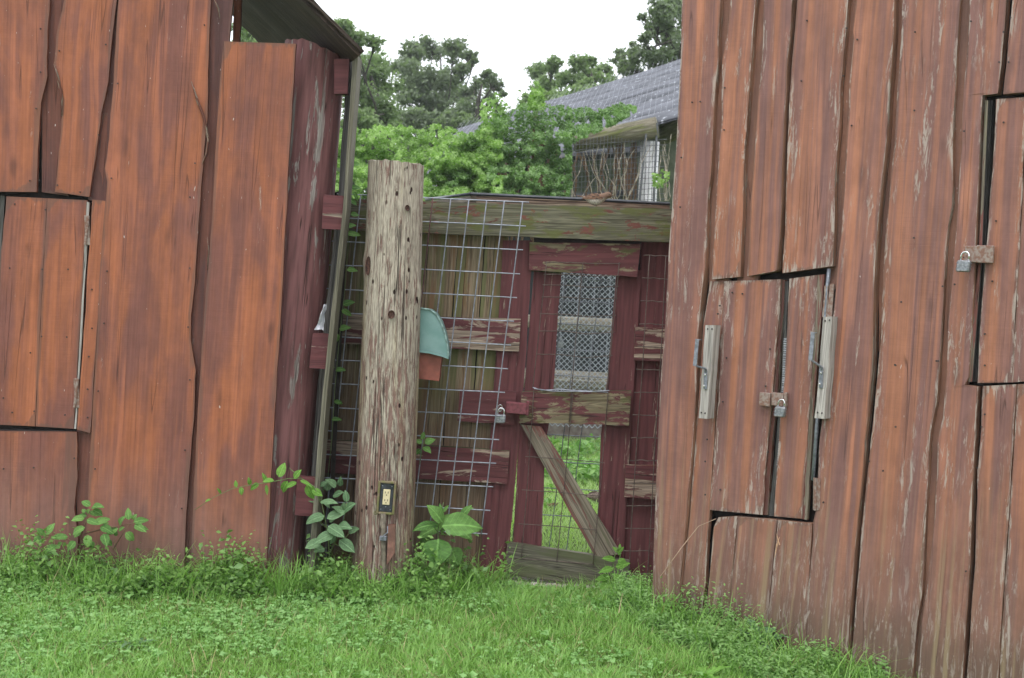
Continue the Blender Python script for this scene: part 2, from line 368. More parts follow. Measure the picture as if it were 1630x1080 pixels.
m_dwire = plain('dull rusty wire', (.10, .075, .065), .7, var=.4, scale=40)
m_steel = plain('grey steel', (.21, .225, .26), .45, .3, var=.3, scale=60)
m_lock = plain('brushed lock steel', (.27, .28, .30), .38, .6, var=.4, scale=90)
m_shack = plain('bright shackle steel', (.7, .7, .72), .2, .9, var=.1)
m_rust = plain('rusty painted hasp', (.20, .105, .075), .7, .1, col2=(.29, .24, .21), scale=70)
m_mhasp = plain('maroon painted hasp', (.15, .04, .05), .6, .1, var=.3, scale=60)
m_blackm = plain('black trim metal', (.045, .05, .06), .45, .2, var=.3)

def post_mat():
    m = M('weathered pole', .85, .2)
    gr = m.noise(120, 4.5, detail=6, rough=.75, seed=1)
    c = m.mix(m.ramp(gr, .30, .56), (.20, .15, .122), (.43, .38, .31))
    c = m.mix(m.math('MULTIPLY', m.ramp(m.noise(9, .8, seed=2), .5, .65), .5), c, (.40, .34, .19))
    z = m.ramp(m.posz(), .2, 1.7, .075, -.02)
    pn = m.math('ADD', m.noise(48, 5, detail=6, rough=.8, seed=3, dist=.5), z)
    pk = m.ramp(pn, .52, .57); c = m.mix(m.math('MULTIPLY', pk, .8), c, (.19, .095, .08))
    cr = m.noise(30, .5, detail=2, seed=7); crk = m.ramp(m.math('ABSOLUTE', m.math('SUBTRACT', cr, .5)), .0, .012, 1, 0)
    crk = m.math('MULTIPLY', crk, m.ramp(m.noise(8, 1.5, seed=9), .45, .5)); c = m.mix(m.math('MULTIPLY', crk, .8), c, (.035, .022, .018))
    v = m.voro(22, 12); hole = m.ramp(v.outputs['Distance'], .10, .16, 1, 0)
    hole = m.math('MULTIPLY', hole, m.ramp(m.noise(9, 5, seed=12, detail=2), .42, .46))
    c = m.mix(hole, c, (.03, .012, .01))
    fine = m.ramp(m.noise(190, 22, detail=3, seed=14), .35, .65, .75, 1.18); c = m.mix(1.0, c, m.grey(fine), 'MULTIPLY')
    h = m.math('SUBTRACT', m.math('ADD', m.math('MULTIPLY', gr, .9), m.math('MULTIPLY', pk, .25)), m.math('ADD', m.math('MULTIPLY', crk, 1.6), m.math('MULTIPLY', hole, 1.6)))
    return m.fin(c, m.bump(h, .9, .006))
m_post = post_mat()
m_pole = painted('maroon round pole', (.20, .086, .086), (.19, .15, .14), (.34, .31, .29), .535, (26, 2.4), dark=.6, crack=1.2)

# ------------------------------------------------------------------ ground
def gz(x, y):
    z = .014 * noise.noise((x * .9, y * .9, 2)) + .006 * noise.noise((x * 4, y * 4, 5))
    z -= .11 * max(0, min(1, (x - .5) / 1.1)) * max(0, min(1, (6.7 - y) / 1.2))
    return z
m = M('soil under grass', .95, .1)
n1 = m.noise(9, 9, 9, src=m.ob, detail=6, rough=.7)
c = m.mix(m.ramp(n1, .38, .62), (.07, .11, .028), (.12, .18, .05))
m_soil = m.fin(c, m.bump(n1, .8, .02))
g = MB()
xs = sorted(set(list(np.linspace(-3.2, 3.2, 50)) + [-110, -50, -25, -12, -7, -4.5, 4.5, 7, 12, 25, 50, 110]))
ys = sorted(set(list(np.linspace(1, 15, 70)) + [-60, -20, -6, -2, 18, 22, 28, 36, 50, 80, 120]))
vs = [(x, y, gz(x, y) if abs(x) < 4 and 0 < y < 16 else 0) for y in ys for x in xs]; nx = len(xs)
g.add(vs, [(j * nx + i, j * nx + i + 1, (j + 1) * nx + i + 1, (j + 1) * nx + i) for j in range(len(ys) - 1) for i in range(nx - 1)])
tag(g.build('ground', m_soil, smooth=True), kind='structure')

# ------------------------------------------------------------------ left shed
PL = Plane((0, 6.6, 0), 0)
shed = thing('shed', (-1.6, 6.7, 0), 'orange rust stained shed of wide live edge boards with a sloping roof', 'shed')
w = MB()
FRT, MID = .045, .018
def vb(A, B, off=FRT, **k): board(w, PL, A, B, off, **k)
# recessed layer
vb([(68, -200), (66, 306)], [(112, -200), (108, 312)], MID, mat=3)
vb([(150, -200), (140, 318)], [(205, -200), (188, 0), (178, 330)], MID, mat=3)
vb([(-220, -200), (-220, 300)], [(-75, -200), (-80, 300)], FRT)
vb([(-72, -200), (-78, 305)], [(88, -200), (79, 20), (75, 50), (75, 120), (65, 165), (60, 240), (58, 306)], FRT)
vb([(112, -200), (102, 0), (90, 55), (86, 100), (92, 135), (100, 160), (97, 210), (90, 280), (88, 306)], [(196, -200), (186, 0), (178, 65), (172, 130), (162, 180), (152, 250), (142, 314)], FRT)
vb([(162, 180), (150, 316), (134, 520), (122, 688), (123, 900), (110, 975)], [(185, 180), (172, 318), (156, 500), (146, 688), (140, 870), (137, 975)], MID, mat=3)
vb([(147, 318), (134, 520), (122, 684)], [(168, 320), (156, 500), (144, 690)], FRT + .004, n=14)
vb([(-220, 684), (-230, 965)], [(122, 688), (123, 760), (118, 810), (124, 860), (118, 968)], FRT)
# wide board
vb([(196, -200), (188, 0), (180, 130), (172, 240), (167, 268), (171, 290), (160, 420), (155, 500), (150, 600), (145, 700), (140, 800), (128, 970)],
   [(342, -200), (335, 0), (332, 90), (330, 190), (325, 240), (320, 300), (315, 370), (310, 450), (305, 500), (304, 540), (312, 591), (308, 663), (303, 730), (297, 813), (290, 975)], FRT, n=34, cols=8, warp=.006)
# recessed batten between wide boards
vb([(326, -200), (322, 0), (316, 200), (308, 400), (300, 600), (292, 800), (286, 975)], [(373, -200), (370, 0), (365, 66), (352, 200), (343, 350), (330, 500), (320, 650), (310, 870), (304, 975)], MID, mat=3, n=30)
# orange board by the pole
vb([(355, 66), (345, 200), (338, 350), (325, 500), (315, 650), (305, 870), (300, 980)], [(471, 70), (463, 200), (456, 330), (447, 500), (436, 680), (425, 890), (420, 985)], FRT + .012, n=30, cols=7)
nl = [(64, 46), (64, 115), (57, 173), (47, 288), (94, 81), (168, 71), (157, 215), (91, 295), (62, 287), (127, 306), (325, 40), (187, 133), (177, 284), (310, 260), (302, 314), (170, 432), (302, 427), (165, 515), (299, 521), (156, 623), (302, 605), (294, 717), (151, 747), (289, 810), (148, 890),
      (358, 136), (439, 155), (455, 158), (353, 225), (450, 240), (343, 388), (355, 555), (322, 555), (325, 709), (418, 808), (440, 568), (146, 461), (146, 523), (141, 568), (139, 620), (139, 665), (5, 747), (118, 730), (53, 745)]
nails(w, PL, nl, FRT + .008)
w.build('wall', [m_left, m_edgeL, m_nail, m_strip], shed)
# lifted bark slivers
for pts, r in (([(341, -2), (347, 14), (350, 30)], .006), ([(305, 130), (314, 160), (323, 182), (332, 222), (329, 245), (322, 262)], .0065), ([(330, 378), (332, 400), (330, 430)], .004), ([(86, 102), (92, 122), (98, 150), (99, 185)], .006)):
    w = MB(); tube(w, [PL.px(x, y, FRT + .006) for x, y in pts], [r * .3] + [r] * (len(pts) - 2) + [r * .3], 6)
    w.build('bark_edge', m_edge, shed, smooth=True)
# backing and side
w = MB()
def solid(mb, corners, d, mat=0):
    a = [Vector(p) for p in corners]; b = [p + Vector(d) for p in a]
    mb.add(a + b, [(0, 1, 2, 3), (7, 6, 5, 4), (0, 4, 5, 1), (1, 5, 6, 2), (2, 6, 7, 3), (3, 7, 4, 0)], mat=mat)
solid(w, [PL.px(-240, -205, -.01), PL.px(366, -205, -.01), PL.px(300, 985, -.01), PL.px(-240, 985, -.01)], (0, .03, 0))
solid(w, [PL.px(340, 80, -.012), PL.px(440, 82, -.012), PL.px(415, 985, -.012), PL.px(295, 985, -.012)], (0, .03, 0))
w.build('backing_panel', m_dark, shed)
w = MB()
_p = PL.px(548, 480, -.30); PS = Plane((_p.x, _p.y, 0), R(107))
for k in range(7):
    a0 = .02 + k * .27
    board(w, PS, [(a0, 1.9), (a0, -.05)], [(a0 + .26, 1.9), (a0 + .26, -.05)], 0, px=False, n=8)
PB = Plane((0, 8.7, 0), 0)
for k in range(10):
    board(w, PB, [(-3.9 + k * .26, 1.9), (-3.9 + k * .26, -.05)], [(-3.65 + k * .26, 1.9), (-3.65 + k * .26, -.05)], 0, px=False, n=6)
w.build('side_wall', [m_darkgrey, m_dark], shed)
# hatch
w = MB()
board(w, PL, [(10, 313), (2, 400), (-12, 676)], [(75, 316), (66, 480), (56, 679)], FRT - .006, n=16, rnd=.31)
board(w, PL, [(75.4, 316), (66.4, 480), (56.4, 679)], [(138, 319), (130, 480), (117, 683)], FRT - .005, n=16, rnd=.77)
nails(w, PL, [(15, 427), (67, 429), (108, 429), (66, 536), (106, 537), (23, 325), (72, 334), (5, 634), (54, 655), (19, 657), (103, 661), (48, 562)], FRT - .004)
board(w, PL, [(138.4, 321), (130.6, 480), (118, 683)], [(142, 323), (134, 480), (121, 683)], FRT - .002, n=16, mat=3)
hd = w.build('hatch_door', [m_left, m_edgeL, m_nail, m_block], shed)
for (x, y) in ((139, 367), (122, 626)):
    w = MB(); c = PL.px(x, y, FRT + .002)
    box(w, c, (.011, 0, 0), (0, .003, 0), (-.006, 0, .068), bev=.002)
    tube(w, [c + Vector((-.006, -.006, -.066)), c + Vector((.004, -.006, .066))], .0065, 8)
    w.build('hinge', m_rust, hd)
w = MB()
board(w, PL, [(-14, 311), (-40, 676)], [(8, 312), (-16, 676)], .008, n=10)
board(w, PL, [(-40, 683), (120, 686)], [(-40, 690), (120, 692)], .01, n=10, horiz=True)
w.build('hatch_frame', [m_darkgrey, m_dark], shed)
# roof
A = at(571, 90, 6.45); 
up = (at(480, -1, 6.45) - A).normalized(); bk = Vector((-.43, 1.4, 0)).normalized()
w = MB(); nU, nV = 26, 14
Lu, Lv = 2.0, 1.45
th = Vector((.03, 0, .04)); vs = []
nrm = up.cross(bk); nrm = nrm if nrm.z > 0 else -nrm; nrm.normalize()
for j in range(nV + 1):
    for i in range(nU + 1):
        e = 0
        if j == nV: e = .10 * abs(noise.noise((i * .7, 3, 1))) + .03 * noise.noise((i * 2.3, 1, 4))
        if j == 0: e = .012 * noise.noise((i * 1.1, 9, 1))
        p = A + up * (Lu * i / nU) + bk * (Lv * j / nV - e) + nrm * (.006 * noise.noise((i * .5, j * .6, 2)))
        vs.append(p)
k1 = nU + 1
fs = [(j * k1 + i, j * k1 + i + 1, (j + 1) * k1 + i + 1, (j + 1) * k1 + i) for j in range(nV) for i in range(nU)]
tv = [v + nrm * (.018 + .006 * random.random()) for v in vs]; nb = len(vs)
allf = fs + [tuple(q + nb for q in reversed(f)) for f in fs]
per = [(i, i + 1) for i in range(nU)] + [(nV * k1 + i + 1, nV * k1 + i) for i in range(nU)] + [((j + 1) * k1, j * k1) for j in range(nV)] + [(j * k1 + nU, (j + 1) * k1 + nU) for j in range(nV)]
allf += [(a, a + nb, b + nb, b) for a, b in per]
uvs = [((Lv * j / nV), Lu * i / nU) for j in range(nV + 1) for i in range(nU + 1)]
w.add(vs + tv, allf, uvs * 2, .3)
m_roof = painted('shade darkened roof board', (.034, .020, .013), (.028, .017, .011), (.065, .044, .03), .4, (26, 9), green=(.035, .024, .015), gth=.5)  # brown taken almost to black for the shade under the roof
roof = w.build('roof', m_roof, shed)
w = MB()
for q in range(2):
    o_ = nrm * (.022 + .008 * q)
    pts = [A + up * (Lu * i / 30) + o_ + Vector((0, -.012 + .01 * q, 0)) + nrm * (.006 * noise.noise((i * .9, q, 3))) for i in range(31)]
    tube(w, pts, [.007 + .004 * noise.noise((i * .9, q, 1)) for i in range(31)], 6)
w.build('roof_edging', m_roof, roof, smooth=True)
w = MB()
c0 = at(377, 20, 7.2); c1 = at(371, 90, 7.2)
board(w, Plane((0, 7.2, 0), 0), [(375, -60), (371, 40), (369, 120)], [(387, -60), (383, 40), (380, 120)], 0, n=8)
w.build('rafter_post', [m_left, m_edgeL], shed)
# edge plank and rail ends beside the pole
PE = Plane((0, 6.62, 0), 0)
w = MB()
board(w, PE, [(562, 88), (546, 330), (527, 500), (514, 620), (500, 780), (487, 985)], [(570, 88), (552, 330), (534, 500), (521, 620), (508, 780), (495, 985)], .05, th=.16, n=20)
w.build('corner_plank', [m_greyplank, m_greyplank], shed)
w = MB()
board(w, PE, [(553, 88), (537, 330), (505, 620), (478, 985)], [(562, 88), (548, 330), (517, 620), (492, 985)], -.14, th=.02, n=20)
w.build('inner_plank', [m_darkgrey, m_dark], shed)
for q in ([(532, 94), (556, 94)], [(532, 150), (553, 150)]), ([(515, 310), (547, 312)], [(512, 364), (543, 366)]), ([(498, 531), (526, 532)], [(492, 586), (520, 588)]), ([(473, 760), (502, 762)], [(469, 820), (497, 822)]):
    w = MB(); board(w, PE, q[0], q[1], .025, th=.06, horiz=True, n=4)
    w.build('rail_end', [m_maroon, m_maroon], shed)

# round pole beside the shed
def pole(name, top, bot, r0, r1, mat, label, flat=None, Y=6.7, n=40, seg=46, knots=(), topcut=0.0):
    p1, p0 = at(top[0], top[1], Y), at(bot[0], bot[1], Y)
    o = thing(name, (p0.x, p0.y, 0), label, 'post')
    ax = (p1 - p0); Lz = ax.length; d = ax.normalized(); u = Vector((1, 0, 0)); u = (u - d * u.dot(d)).normalized(); v = d.cross(u)
    w = MB(); vs = []; uv = []
    for i in range(seg + 1):
        t = i / seg
        for k in range(n + 1):
            a = 2 * math.pi * (k % n) / n
            r_ = r0 * (1 - t) + r1 * t
            r_ *= 1 + .030 * noise.noise((math.cos(a) * 1.3, math.sin(a) * 1.3, t * 2.2)) + .012 * noise.noise((math.cos(a) * 7, math.sin(a) * 7, t * 3)) + .010 * noise.noise((math.cos(a) * 14, math.sin(a) * 14, t * 5))
            for (ka, kt, kr, kh) in knots:
                da = math.atan2(math.sin(a - ka), math.cos(a - ka)); q = (da / kr) ** 2 + ((t - kt) * Lz / .05) ** 2
                r_ += kh * math.exp(-q)
            cut = topcut * max(0, math.cos(a - .2)) * (t > .97) + (.012 * noise.noise((math.cos(a) * 5, math.sin(a) * 5, 1)) if i == seg else 0)
            vs.append(p0 + ax * t + d * (-cut if i == seg else 0) + u * (math.cos(a) * r_) - v * (math.sin(a) * r_)); uv.append((k / n * 2 * math.pi * r0, t * Lz))
    k1 = n + 1
    w.add(vs, [(i * k1 + k, (i + 1) * k1 + k, (i + 1) * k1 + k + 1, i * k1 + k + 1) for i in range(seg) for k in range(n)], uv, .4)
    # end grain, slightly dished and ragged
    top_ = [vs[seg * k1 + k] for k in range(n)]; cen = sum(top_, Vector()) / n
    tv = [cen - d * .006] + top_ + [cen + (p - cen) * .5 + d * .004 * random.uniform(-1, 1) for p in top_]
    w.add(tv, [(0, n + 1 + (k + 1) % n, n + 1 + k) for k in range(n)] + [(1 + k, n + 1 + k, n + 1 + (k + 1) % n, 1 + (k + 1) % n) for k in range(n)], [(p.x - cen.x, p.y - cen.y) for p in tv], .6, 0)
    w.build('shaft', mat, o, smooth=True)
    return o
pole('wooden_pole', (503, 72), (419, 985), .170, .146, m_pole, 'round maroon painted pole leaning against the orange shed under its roof', Y=6.80, topcut=.05)
post = pole('wooden_post', (631, 259), (607, 985), .147, .131, m_post, 'thick bare weathered post with flaking red paint and an electrical outlet near its foot', Y=6.72,
            knots=((R(97), .665, .22, .012), (R(20), .72, .16, .014), (R(165), .78, .3, .010), (R(60), .42, .2, .007)), topcut=.012)
m_knot = plain('dark knot wood', (.06, .028, .02), .9, var=.6, scale=80)
for (x, y, rx, rz) in ((623, 501, .016, .02), (584, 423, .012, .045), (648, 331, .010, .014)):
    w = MB(); c = at(x, y, 6.72 - .147)
    if x < 600: c += Vector((.0, .055, 0))
    if x > 640: c += Vector((0, .008, 0))
    vs = [c + Vector((math.cos(a) * rx, -.002 - .001 * random.random(), math.sin(a) * rz)) for a in [2 * math.pi * i / 12 for i in range(12)]]
    vs += [c + Vector((math.cos(a) * rx * .5, .004, math.sin(a) * rz * .5)) for a in [2 * math.pi * i / 12 for i in range(12)]]
    vs += [v + Vector((0, .03, 0)) for v in vs[:12]]
    w.add(vs, [(i, (i + 1) % 12, 12 + (i + 1) % 12, 12 + i) for i in range(12)] + [tuple(range(12, 24))] + [((i + 1) % 12, i, 24 + i, 24 + (i + 1) % 12) for i in range(12)])
    w.build('knot', m_knot, post)

# ------------------------------------------------------------------ electrical outlet on the post
oc = at(615.5, 792, 6.575); oc.y = 6.570
outlet = thing('electrical_outlet', (oc.x, oc.y, oc.z - .08), 'ivory double electrical outlet in a weathered box low on the bare post', 'outlet')
rx_, rz_ = Vector((1, 0, -.02)), Vector((.03, 0, 1))
m_obox = plain('mossy painted box', (.20, .15, .10), .8, var=.5, scale=50, col2=(.14, .14, .05))
m_blk = plain('black face plate', (.03, .034, .042), .45, var=.5, scale=60)
m_ivory = plain('ivory plastic', (.62, .53, .33), .4, var=.08)
w = MB()
box(w, oc + Vector((0, .03, 0)), rx_ * .041, rz_ * .077, (0, -.032, 0), bev=.012)
w.build('box', m_obox, outlet)
w = MB()
for sx in (-1, 1): box(w, oc + rx_ * (.037 * sx) + Vector((0, -.008, 0)), rx_ * .0055, rz_ * .077, (0, .008, 0), bev=.003)
for sz in (-1, 1): box(w, oc + rz_ * (.0725 * sz) + Vector((0, -.0085, 0)), rx_ * .032, rz_ * .0055, (0, .008, 0), bev=.003)
tube(w, [oc + rx_ * -.045 + rz_ * -.075 + Vector((math.cos(a) * .007, -.006, math.sin(a) * .007)) for a in [2 * math.pi * i / 10 for i in range(11)]], .0025, 6, cap=False)
w.build('cover_rim', m_obox, outlet)
w = MB(); box(w, oc + Vector((0, -.004, 0)), rx_ * .031, rz_ * .067, (0, -.003, 0), bev=.006); plate = w.build('face_plate', m_blk, outlet)
w = MB(); box(w, oc + Vector((0, -.008, 0)) + rz_ * .003, rx_ * .0165, rz_ * .036, (0, -.004, 0), bev=.002); rec = w.build('receptacle', m_ivory, plate)
w = MB()
for zc in (.020, -.016):
    s_ = 1
    for dx in (-.0065, .0065): box(w, oc + Vector((0, -.0122, 0)) + rx_ * dx + rz_ * (zc + .005 * s_), rx_ * .0013, rz_ * .0045, (0, -.0006, 0))
    box(w, oc + Vector((0, -.0122, 0)) + rz_ * (zc - .007), rx_ * .0025, rz_ * .0022, (0, -.0006, 0), bev=.001)
w.build('socket_slot', m_dark, plate)
for dx, dz in ((-.022, .055), (.022, .055), (0, -.042), (.022, -.055), (-.022, -.055)):
    w = MB(); box(w, oc + Vector((0, -.0075, 0)) + rx_ * dx + rz_ * dz, rx_ * .0028, rz_ * .0028, (0, -.0012, 0), bev=.001)
    w.build('screw', m_steel, plate)
w = MB()
e = at(612, 900, 6.56)
tube(w, [at(610, 818, 6.55), at(610, 850, 6.555), at(611, 900, 6.565), at(611, 960, 6.57)], .011, 12)
w.build('conduit', plain('weathered conduit', (.17, .145, .11), .8, var=.4, scale=30), outlet, smooth=True)
w = MB(); box(w, at(610, 857, 6.546), (.016, 0, 0), (0, 0, .011), (0, .010, 0), bev=.003)
tube(w, [at(606, 857, 6.53), at(617, 848, 6.525), at(617, 838, 6.535)], .003, 6)
w.build('conduit_clamp', m_steel, outlet)
w = MB(); board(w, Plane((0, 6.55, 0), 0), [(617, 836), (616, 900)], [(629, 835), (628, 880)], 0, th=.02, n=8)
w.build('cover_strip', [plain('faded red strip', (.20, .10, .075), .75, var=.3), m_edge], outlet)

# ------------------------------------------------------------------ fence line
PG = Plane((0, 7.1, 0), 0)
fence = thing('wooden_fence', (-.35, 7.1, 0), 'algae stained plank fence with maroon rails and a mossy top beam beside the gate', 'fence')
w = MB(); x = 470
edges = [(508, 455), (553, 505), (597, 548), (640, 592), (686, 640), (732, 686), (775, 728), (812, 772)]
for i in range(7):
    (t0, b0), (t1, b1) = edges[i], edges[i + 1]
    a_t, b_t = t0 + (random.uniform(-1, 1)), t1 - 1.5
    board(w, PG, [(a_t, 340), (b0, 985)], [(b_t + .5, 340), (b1 - 1, 985)], random.uniform(-.004, .004), mat=0, n=30)
w.build('plank_panel', [m_fence, m_dark, m_fence_low], fence)
w = MB(); solid(w, [PG.px(505, 345, -.03), PG.px(810, 350, -.03), PG.px(768, 985, -.03), PG.px(455, 985, -.03)], (0, .012, 0)); w.build('backing_board', m_dark, fence)
w = MB(); board(w, PG, [(535, 316), (1070, 333)], [(535, 366), (1068, 386)], .105, th=.06, horiz=True, n=40)
w.build('top_beam', [m_beam, m_beam], fence)
def rail(A, B, off, mats, name='rail', parent=fence, th=.045, cap=True, **k):
    w = MB(); board(w, PG, A, B, off, th=th, horiz=True, emat=1, n=14, **k); return w.build(name, mats, parent)
rail([(490, 497), (829, 508)], [(486, 545), (826, 560)], .055, [m_maroon_peel, m_endgrain])
rail([(478, 698), (811, 718)], [(474, 750), (807, 771)], .055, [m_maroon_peel, m_endgrain])
rail([(732, 621), (822, 624)], [(728, 671), (818, 677)], .058, [m_maroon, m_maroon])
w = MB(); board(w, PG, [(801, 383), (790, 560), (765, 895), (758, 985)], [(848, 383), (838, 560), (808, 905), (801, 985)], .032, th=.05, n=26)
w.build('stile', [m_maroon, m_maroon], fence)
w = MB()
for (a, b, y0, y1) in ((1022, 1062, 386, 985), (1054, 1100, 386, 985)):
    board(w, PG, [(a, y0), (a - 24, 760), (a - 33, y1)], [(b, y0), (b - 24, 760), (b - 33, y1)], .0, th=.05, n=26)
w.build('stile', [m_maroon, m_maroon], fence)
rail([(1011, 521), (1080, 523)], [(1009, 574), (1080, 577)], .05, [m_maroon_peel, m_edge])
rail([(996, 740), (1060, 743)], [(994, 792), (1060, 796)], .05, [m_maroon_peel, m_edge])

# ------------------------------------------------------------------ wire panels
def grid(name, corners, nx_, ny_, Y, r, mat, label, cat='wire mesh', jit=.003, over=.5, parent=None, group=None, mat2=None, sel=None, wav=0.0, yback=0):
    TL, TR, BR, BL = [at(x, y, Y) for x, y in corners]
    if parent: o = parent
    else: o = thing(name, (BL + BR) / 2 * 1.0, label, cat, group)
    w = MB()
    def P(s, t): return (TL * (1 - s) + TR * s) * (1 - t) + (BL * (1 - s) + BR * s) * t
    for i in range(nx_ + 1):
        s = i / nx_; ph = random.random() * 9
        pts = [P(s, t) + Vector((wav * noise.noise((t * 5, ph, 1)) + jit * noise.noise((t * 2, ph, 3)), jit * noise.noise((t * 3, ph, 2)), 0)) for t in [(k - over * (k == 0) * 0) / 14 for k in range(15)]]
        tube(w, pts, r, 6, mat=1 if (mat2 and sel and sel(i, 0)) else 0)
    for j in range(ny_ + 1):
        t = j / ny_; ph = random.random() * 9; e = .35 / nx_
        pts = [P(s, t) + Vector((0, r * 1.7 + jit * noise.noise((s * 3, ph, 2)), wav * noise.noise((s * 4, ph, 1)) + jit * noise.noise((s * 2, ph, 4)))) for s in [(-e + (1 + 2 * e) * k / 12) for k in range(13)]]
        tube(w, pts, r, 6, mat=1 if (mat2 and sel and sel(j, 1)) else 0)
    o2 = w.build('wire_grid' if not parent else name, [mat, mat2 or mat], o, smooth=True)
    return o
grid('wire_mesh_panel', [(546, 309), (832, 322), (766, 850), (490, 835)], 10, 14, 6.93, .0033, m_wire,
     'galvanised wire mesh panel leaning over the plank fence behind the bare post', mat2=m_rwire, sel=lambda i, k: (k == 0 and i == 5), jit=.004)
grid('wire_mesh_panel', [(1034, 407), (1060, 408), (1027, 985), (996, 985)], 1, 16, 6.99, .0025, m_dwire,
     'narrow rusty wire mesh strip on the maroon fence post next to the right shed', jit=.004, wav=.003)

# ------------------------------------------------------------------ gate
gate = thing('gate', (.22, 7.1, .02), 'maroon wooden gate with a wire filled opening and a diagonal brace', 'gate')
def gb(name, A, B, off, mats, horiz=False, th=.045, n=16, **k):
    w = MB(); board(w, PG, A, B, off, th=th, horiz=horiz, n=n, **k); return w.build(name, mats, gate)
gb('top_rail', [(843, 386), (1020, 389)], [(842, 430), (1014, 441)], .07, [m_rail_green, m_endgrain], True)
gb('middle_rail', [(831, 624), (1005, 623)], [(826, 673), (1001, 678)], .07, [m_rail_green, m_endgrain], True)
gb('bottom_rail', [(808, 864), (1002, 893)], [(806, 915), (996, 945)], .07, [m_bare2, m_bare2], True)
gb('stile', [(850, 428), (839, 560), (833, 640), (826, 700), (815, 900)], [(894, 430), (886, 540), (880, 640), (869, 700), (861, 900)], .022, [m_maroon, m_beam], n=22)
gb('stile', [(982, 430), (968, 600), (957, 690), (950, 900)], [(1021, 430), (1010, 600), (1004, 690), (990, 935)], .022, [m_maroon, m_maroon], n=22)
gb('brace', [(829, 676), (948, 888)], [(861, 679), (990, 882)], .060, [m_bare, m_bare], False, th=.035)
gb('gap_shade_strip', [(850, 374), (1066, 382)], [(850, 394), (1066, 402)], -.03, [m_dark, m_dark], True, th=.01)  # dark strips added behind the gate so its gaps look shaded
gb('gap_shade_strip', [(1008, 380), (1002, 470)], [(1036, 380), (1030, 470)], -.045, [m_dark, m_dark], False, th=.01)
gb('back_slat', [(842, 424), (893, 427)], [(842, 432), (893, 436)], .03, [m_endgrain, m_endgrain], True, th=.02, n=5)
w = MB()
def wirepx(pts, Y, r, mat=0, wv=.0015):
    P = []
    for (a, b) in zip(pts[:-1], pts[1:]):
        for k in range(6): t = k / 6; P.append(at(a[0] * (1 - t) + b[0] * t, a[1] * (1 - t) + b[1] * t, Y) + Vector((wv * noise.noise((a[0] + k * 1.7, b[1], 1)), 0, wv * noise.noise((a[0] + k * 1.3, b[1], 5)))))
    P.append(at(*pts[-1], Y)); tube(w, P, r, 5, mat=mat)
# front wires, painted over
YF = 7.018
for y0, b0 in ((418, 0), (437, 2), (454, 4), (473, 3), (500, 5), (527, 6), (564, 8)):
    lx = 867 - (y0 - 418) * .09; rx2 = 988 - (y0 - 418) * .09
    wirepx([(lx, y0), (lx + 40, y0 + b0 * .1), (lx + 78, y0 + 2 + b0 * .5), (rx2, y0 + 2)], YF, .0021, 0)
for t_, b_ in (((870, 418), (848, 618)), ((928, 418), (906, 672)), ((986, 418), (966, 625)), ((850, 620), (830, 890)), ((968, 625), (944, 900)), ((912, 625), (886, 896))):
    wirepx([t_, ((t_[0] + b_[0]) / 2 + random.uniform(-1, 1), (t_[1] + b_[1]) / 2), b_], YF, .0022, 0)
for y0 in (731, 784, 838, 893):
    lx = 836 - (y0 - 731) * .10; rx2 = 962 - (y0 - 731) * .10
    wirepx([(lx, y0 - 4), (lx + 60, y0), (rx2, y0 + 6)], YF, .0022, 0)
wirepx([(848, 617), (862, 622), (890, 620), (915, 622), (968, 625)], YF - .002, .003, 1)
wirepx([(850, 619), (880, 623), (940, 624), (970, 622)], YF - .006, .0025, 1)
w.build('front_wire', [m_dwire, m_wire], gate, smooth=True)
w = MB()
YB = 7.16
for y0 in (441, 477, 513, 554, 595, 690, 733, 775, 818):
    wirepx([(852 - (y0 - 441) * .06, y0), (1006 - (y0 - 441) * .06, y0 + 8)], YB, .0026, 0)
for x0 in (902, 930, 958):
    wirepx([(x0, 432), (x0 - 26, 640), (x0 - 60, 905)], YB, .0024, 0)
wirepx([(838, 640), (815, 870)], YB, .0024, 0); wirepx([(872, 640), (850, 900)], YB, .0024, 0)
w.build('back_wire', [m_steel], gate, smooth=True)
# hasp and padlock builder
def padlock(c, wd, ht, label, u=Vector((1, 0, 0)), n=Vector((0, -1, 0)), sc=1.0, lean=.08):
    o = thing('padlock', c, label, 'padlock', None)
    up_ = (Vector((0, 0, 1)) + u * lean).normalized()
    w = MB(); box(w, c, u * wd, up_ * ht, n * (wd * .5), bev=wd * .22); 
    for k in range(3): box(w, c + up_ * (ht * (-.5 + .5 * k)), u * (wd * 1.012), up_ * (ht * .05), n * (wd * .53), 1)
    body = w.build('lock_body', [m_lock, m_steel], o)
    w = MB(); pts = []
    for k in range(13):
        a = math.pi * k / 12; pts.append(c + up_ * (ht + ht * .75 + math.sin(a) * wd * .6) + u * (math.cos(a) * wd * .6))
    pts = [c + u * wd * .6 + up_ * ht * .9] + pts + [c - u * wd * .6 + up_ * ht * .9]
    tube(w, pts, wd * .16, 8); w.build('shackle', m_shack, o, smooth=True)
    return o
w = MB(); c = at(823, 650, 6.99); box(w, c, Vector((.056, 0, -.002)), Vector((0, 0, .029)), (0, .026, 0), bev=.006)
box(w, at(840, 650, 6.985), (.006, 0, 0), (0, 0, .035), (0, .028, 0), bev=.003)
hs = w.build('hasp', m_mhasp, gate)
w = MB(); tube(w, [at(796, 650, 6.97) + Vector((math.cos(a) * .012, math.sin(a) * .004, math.sin(a) * .016)) for a in [2 * math.pi * i / 10 for i in range(11)]], .003, 6, cap=False)
w.build('staple', m_shack, hs)
padlock(at(796, 667, 6.955), .026, .021, 'small silver padlock hanging from the maroon hasp at the gate')

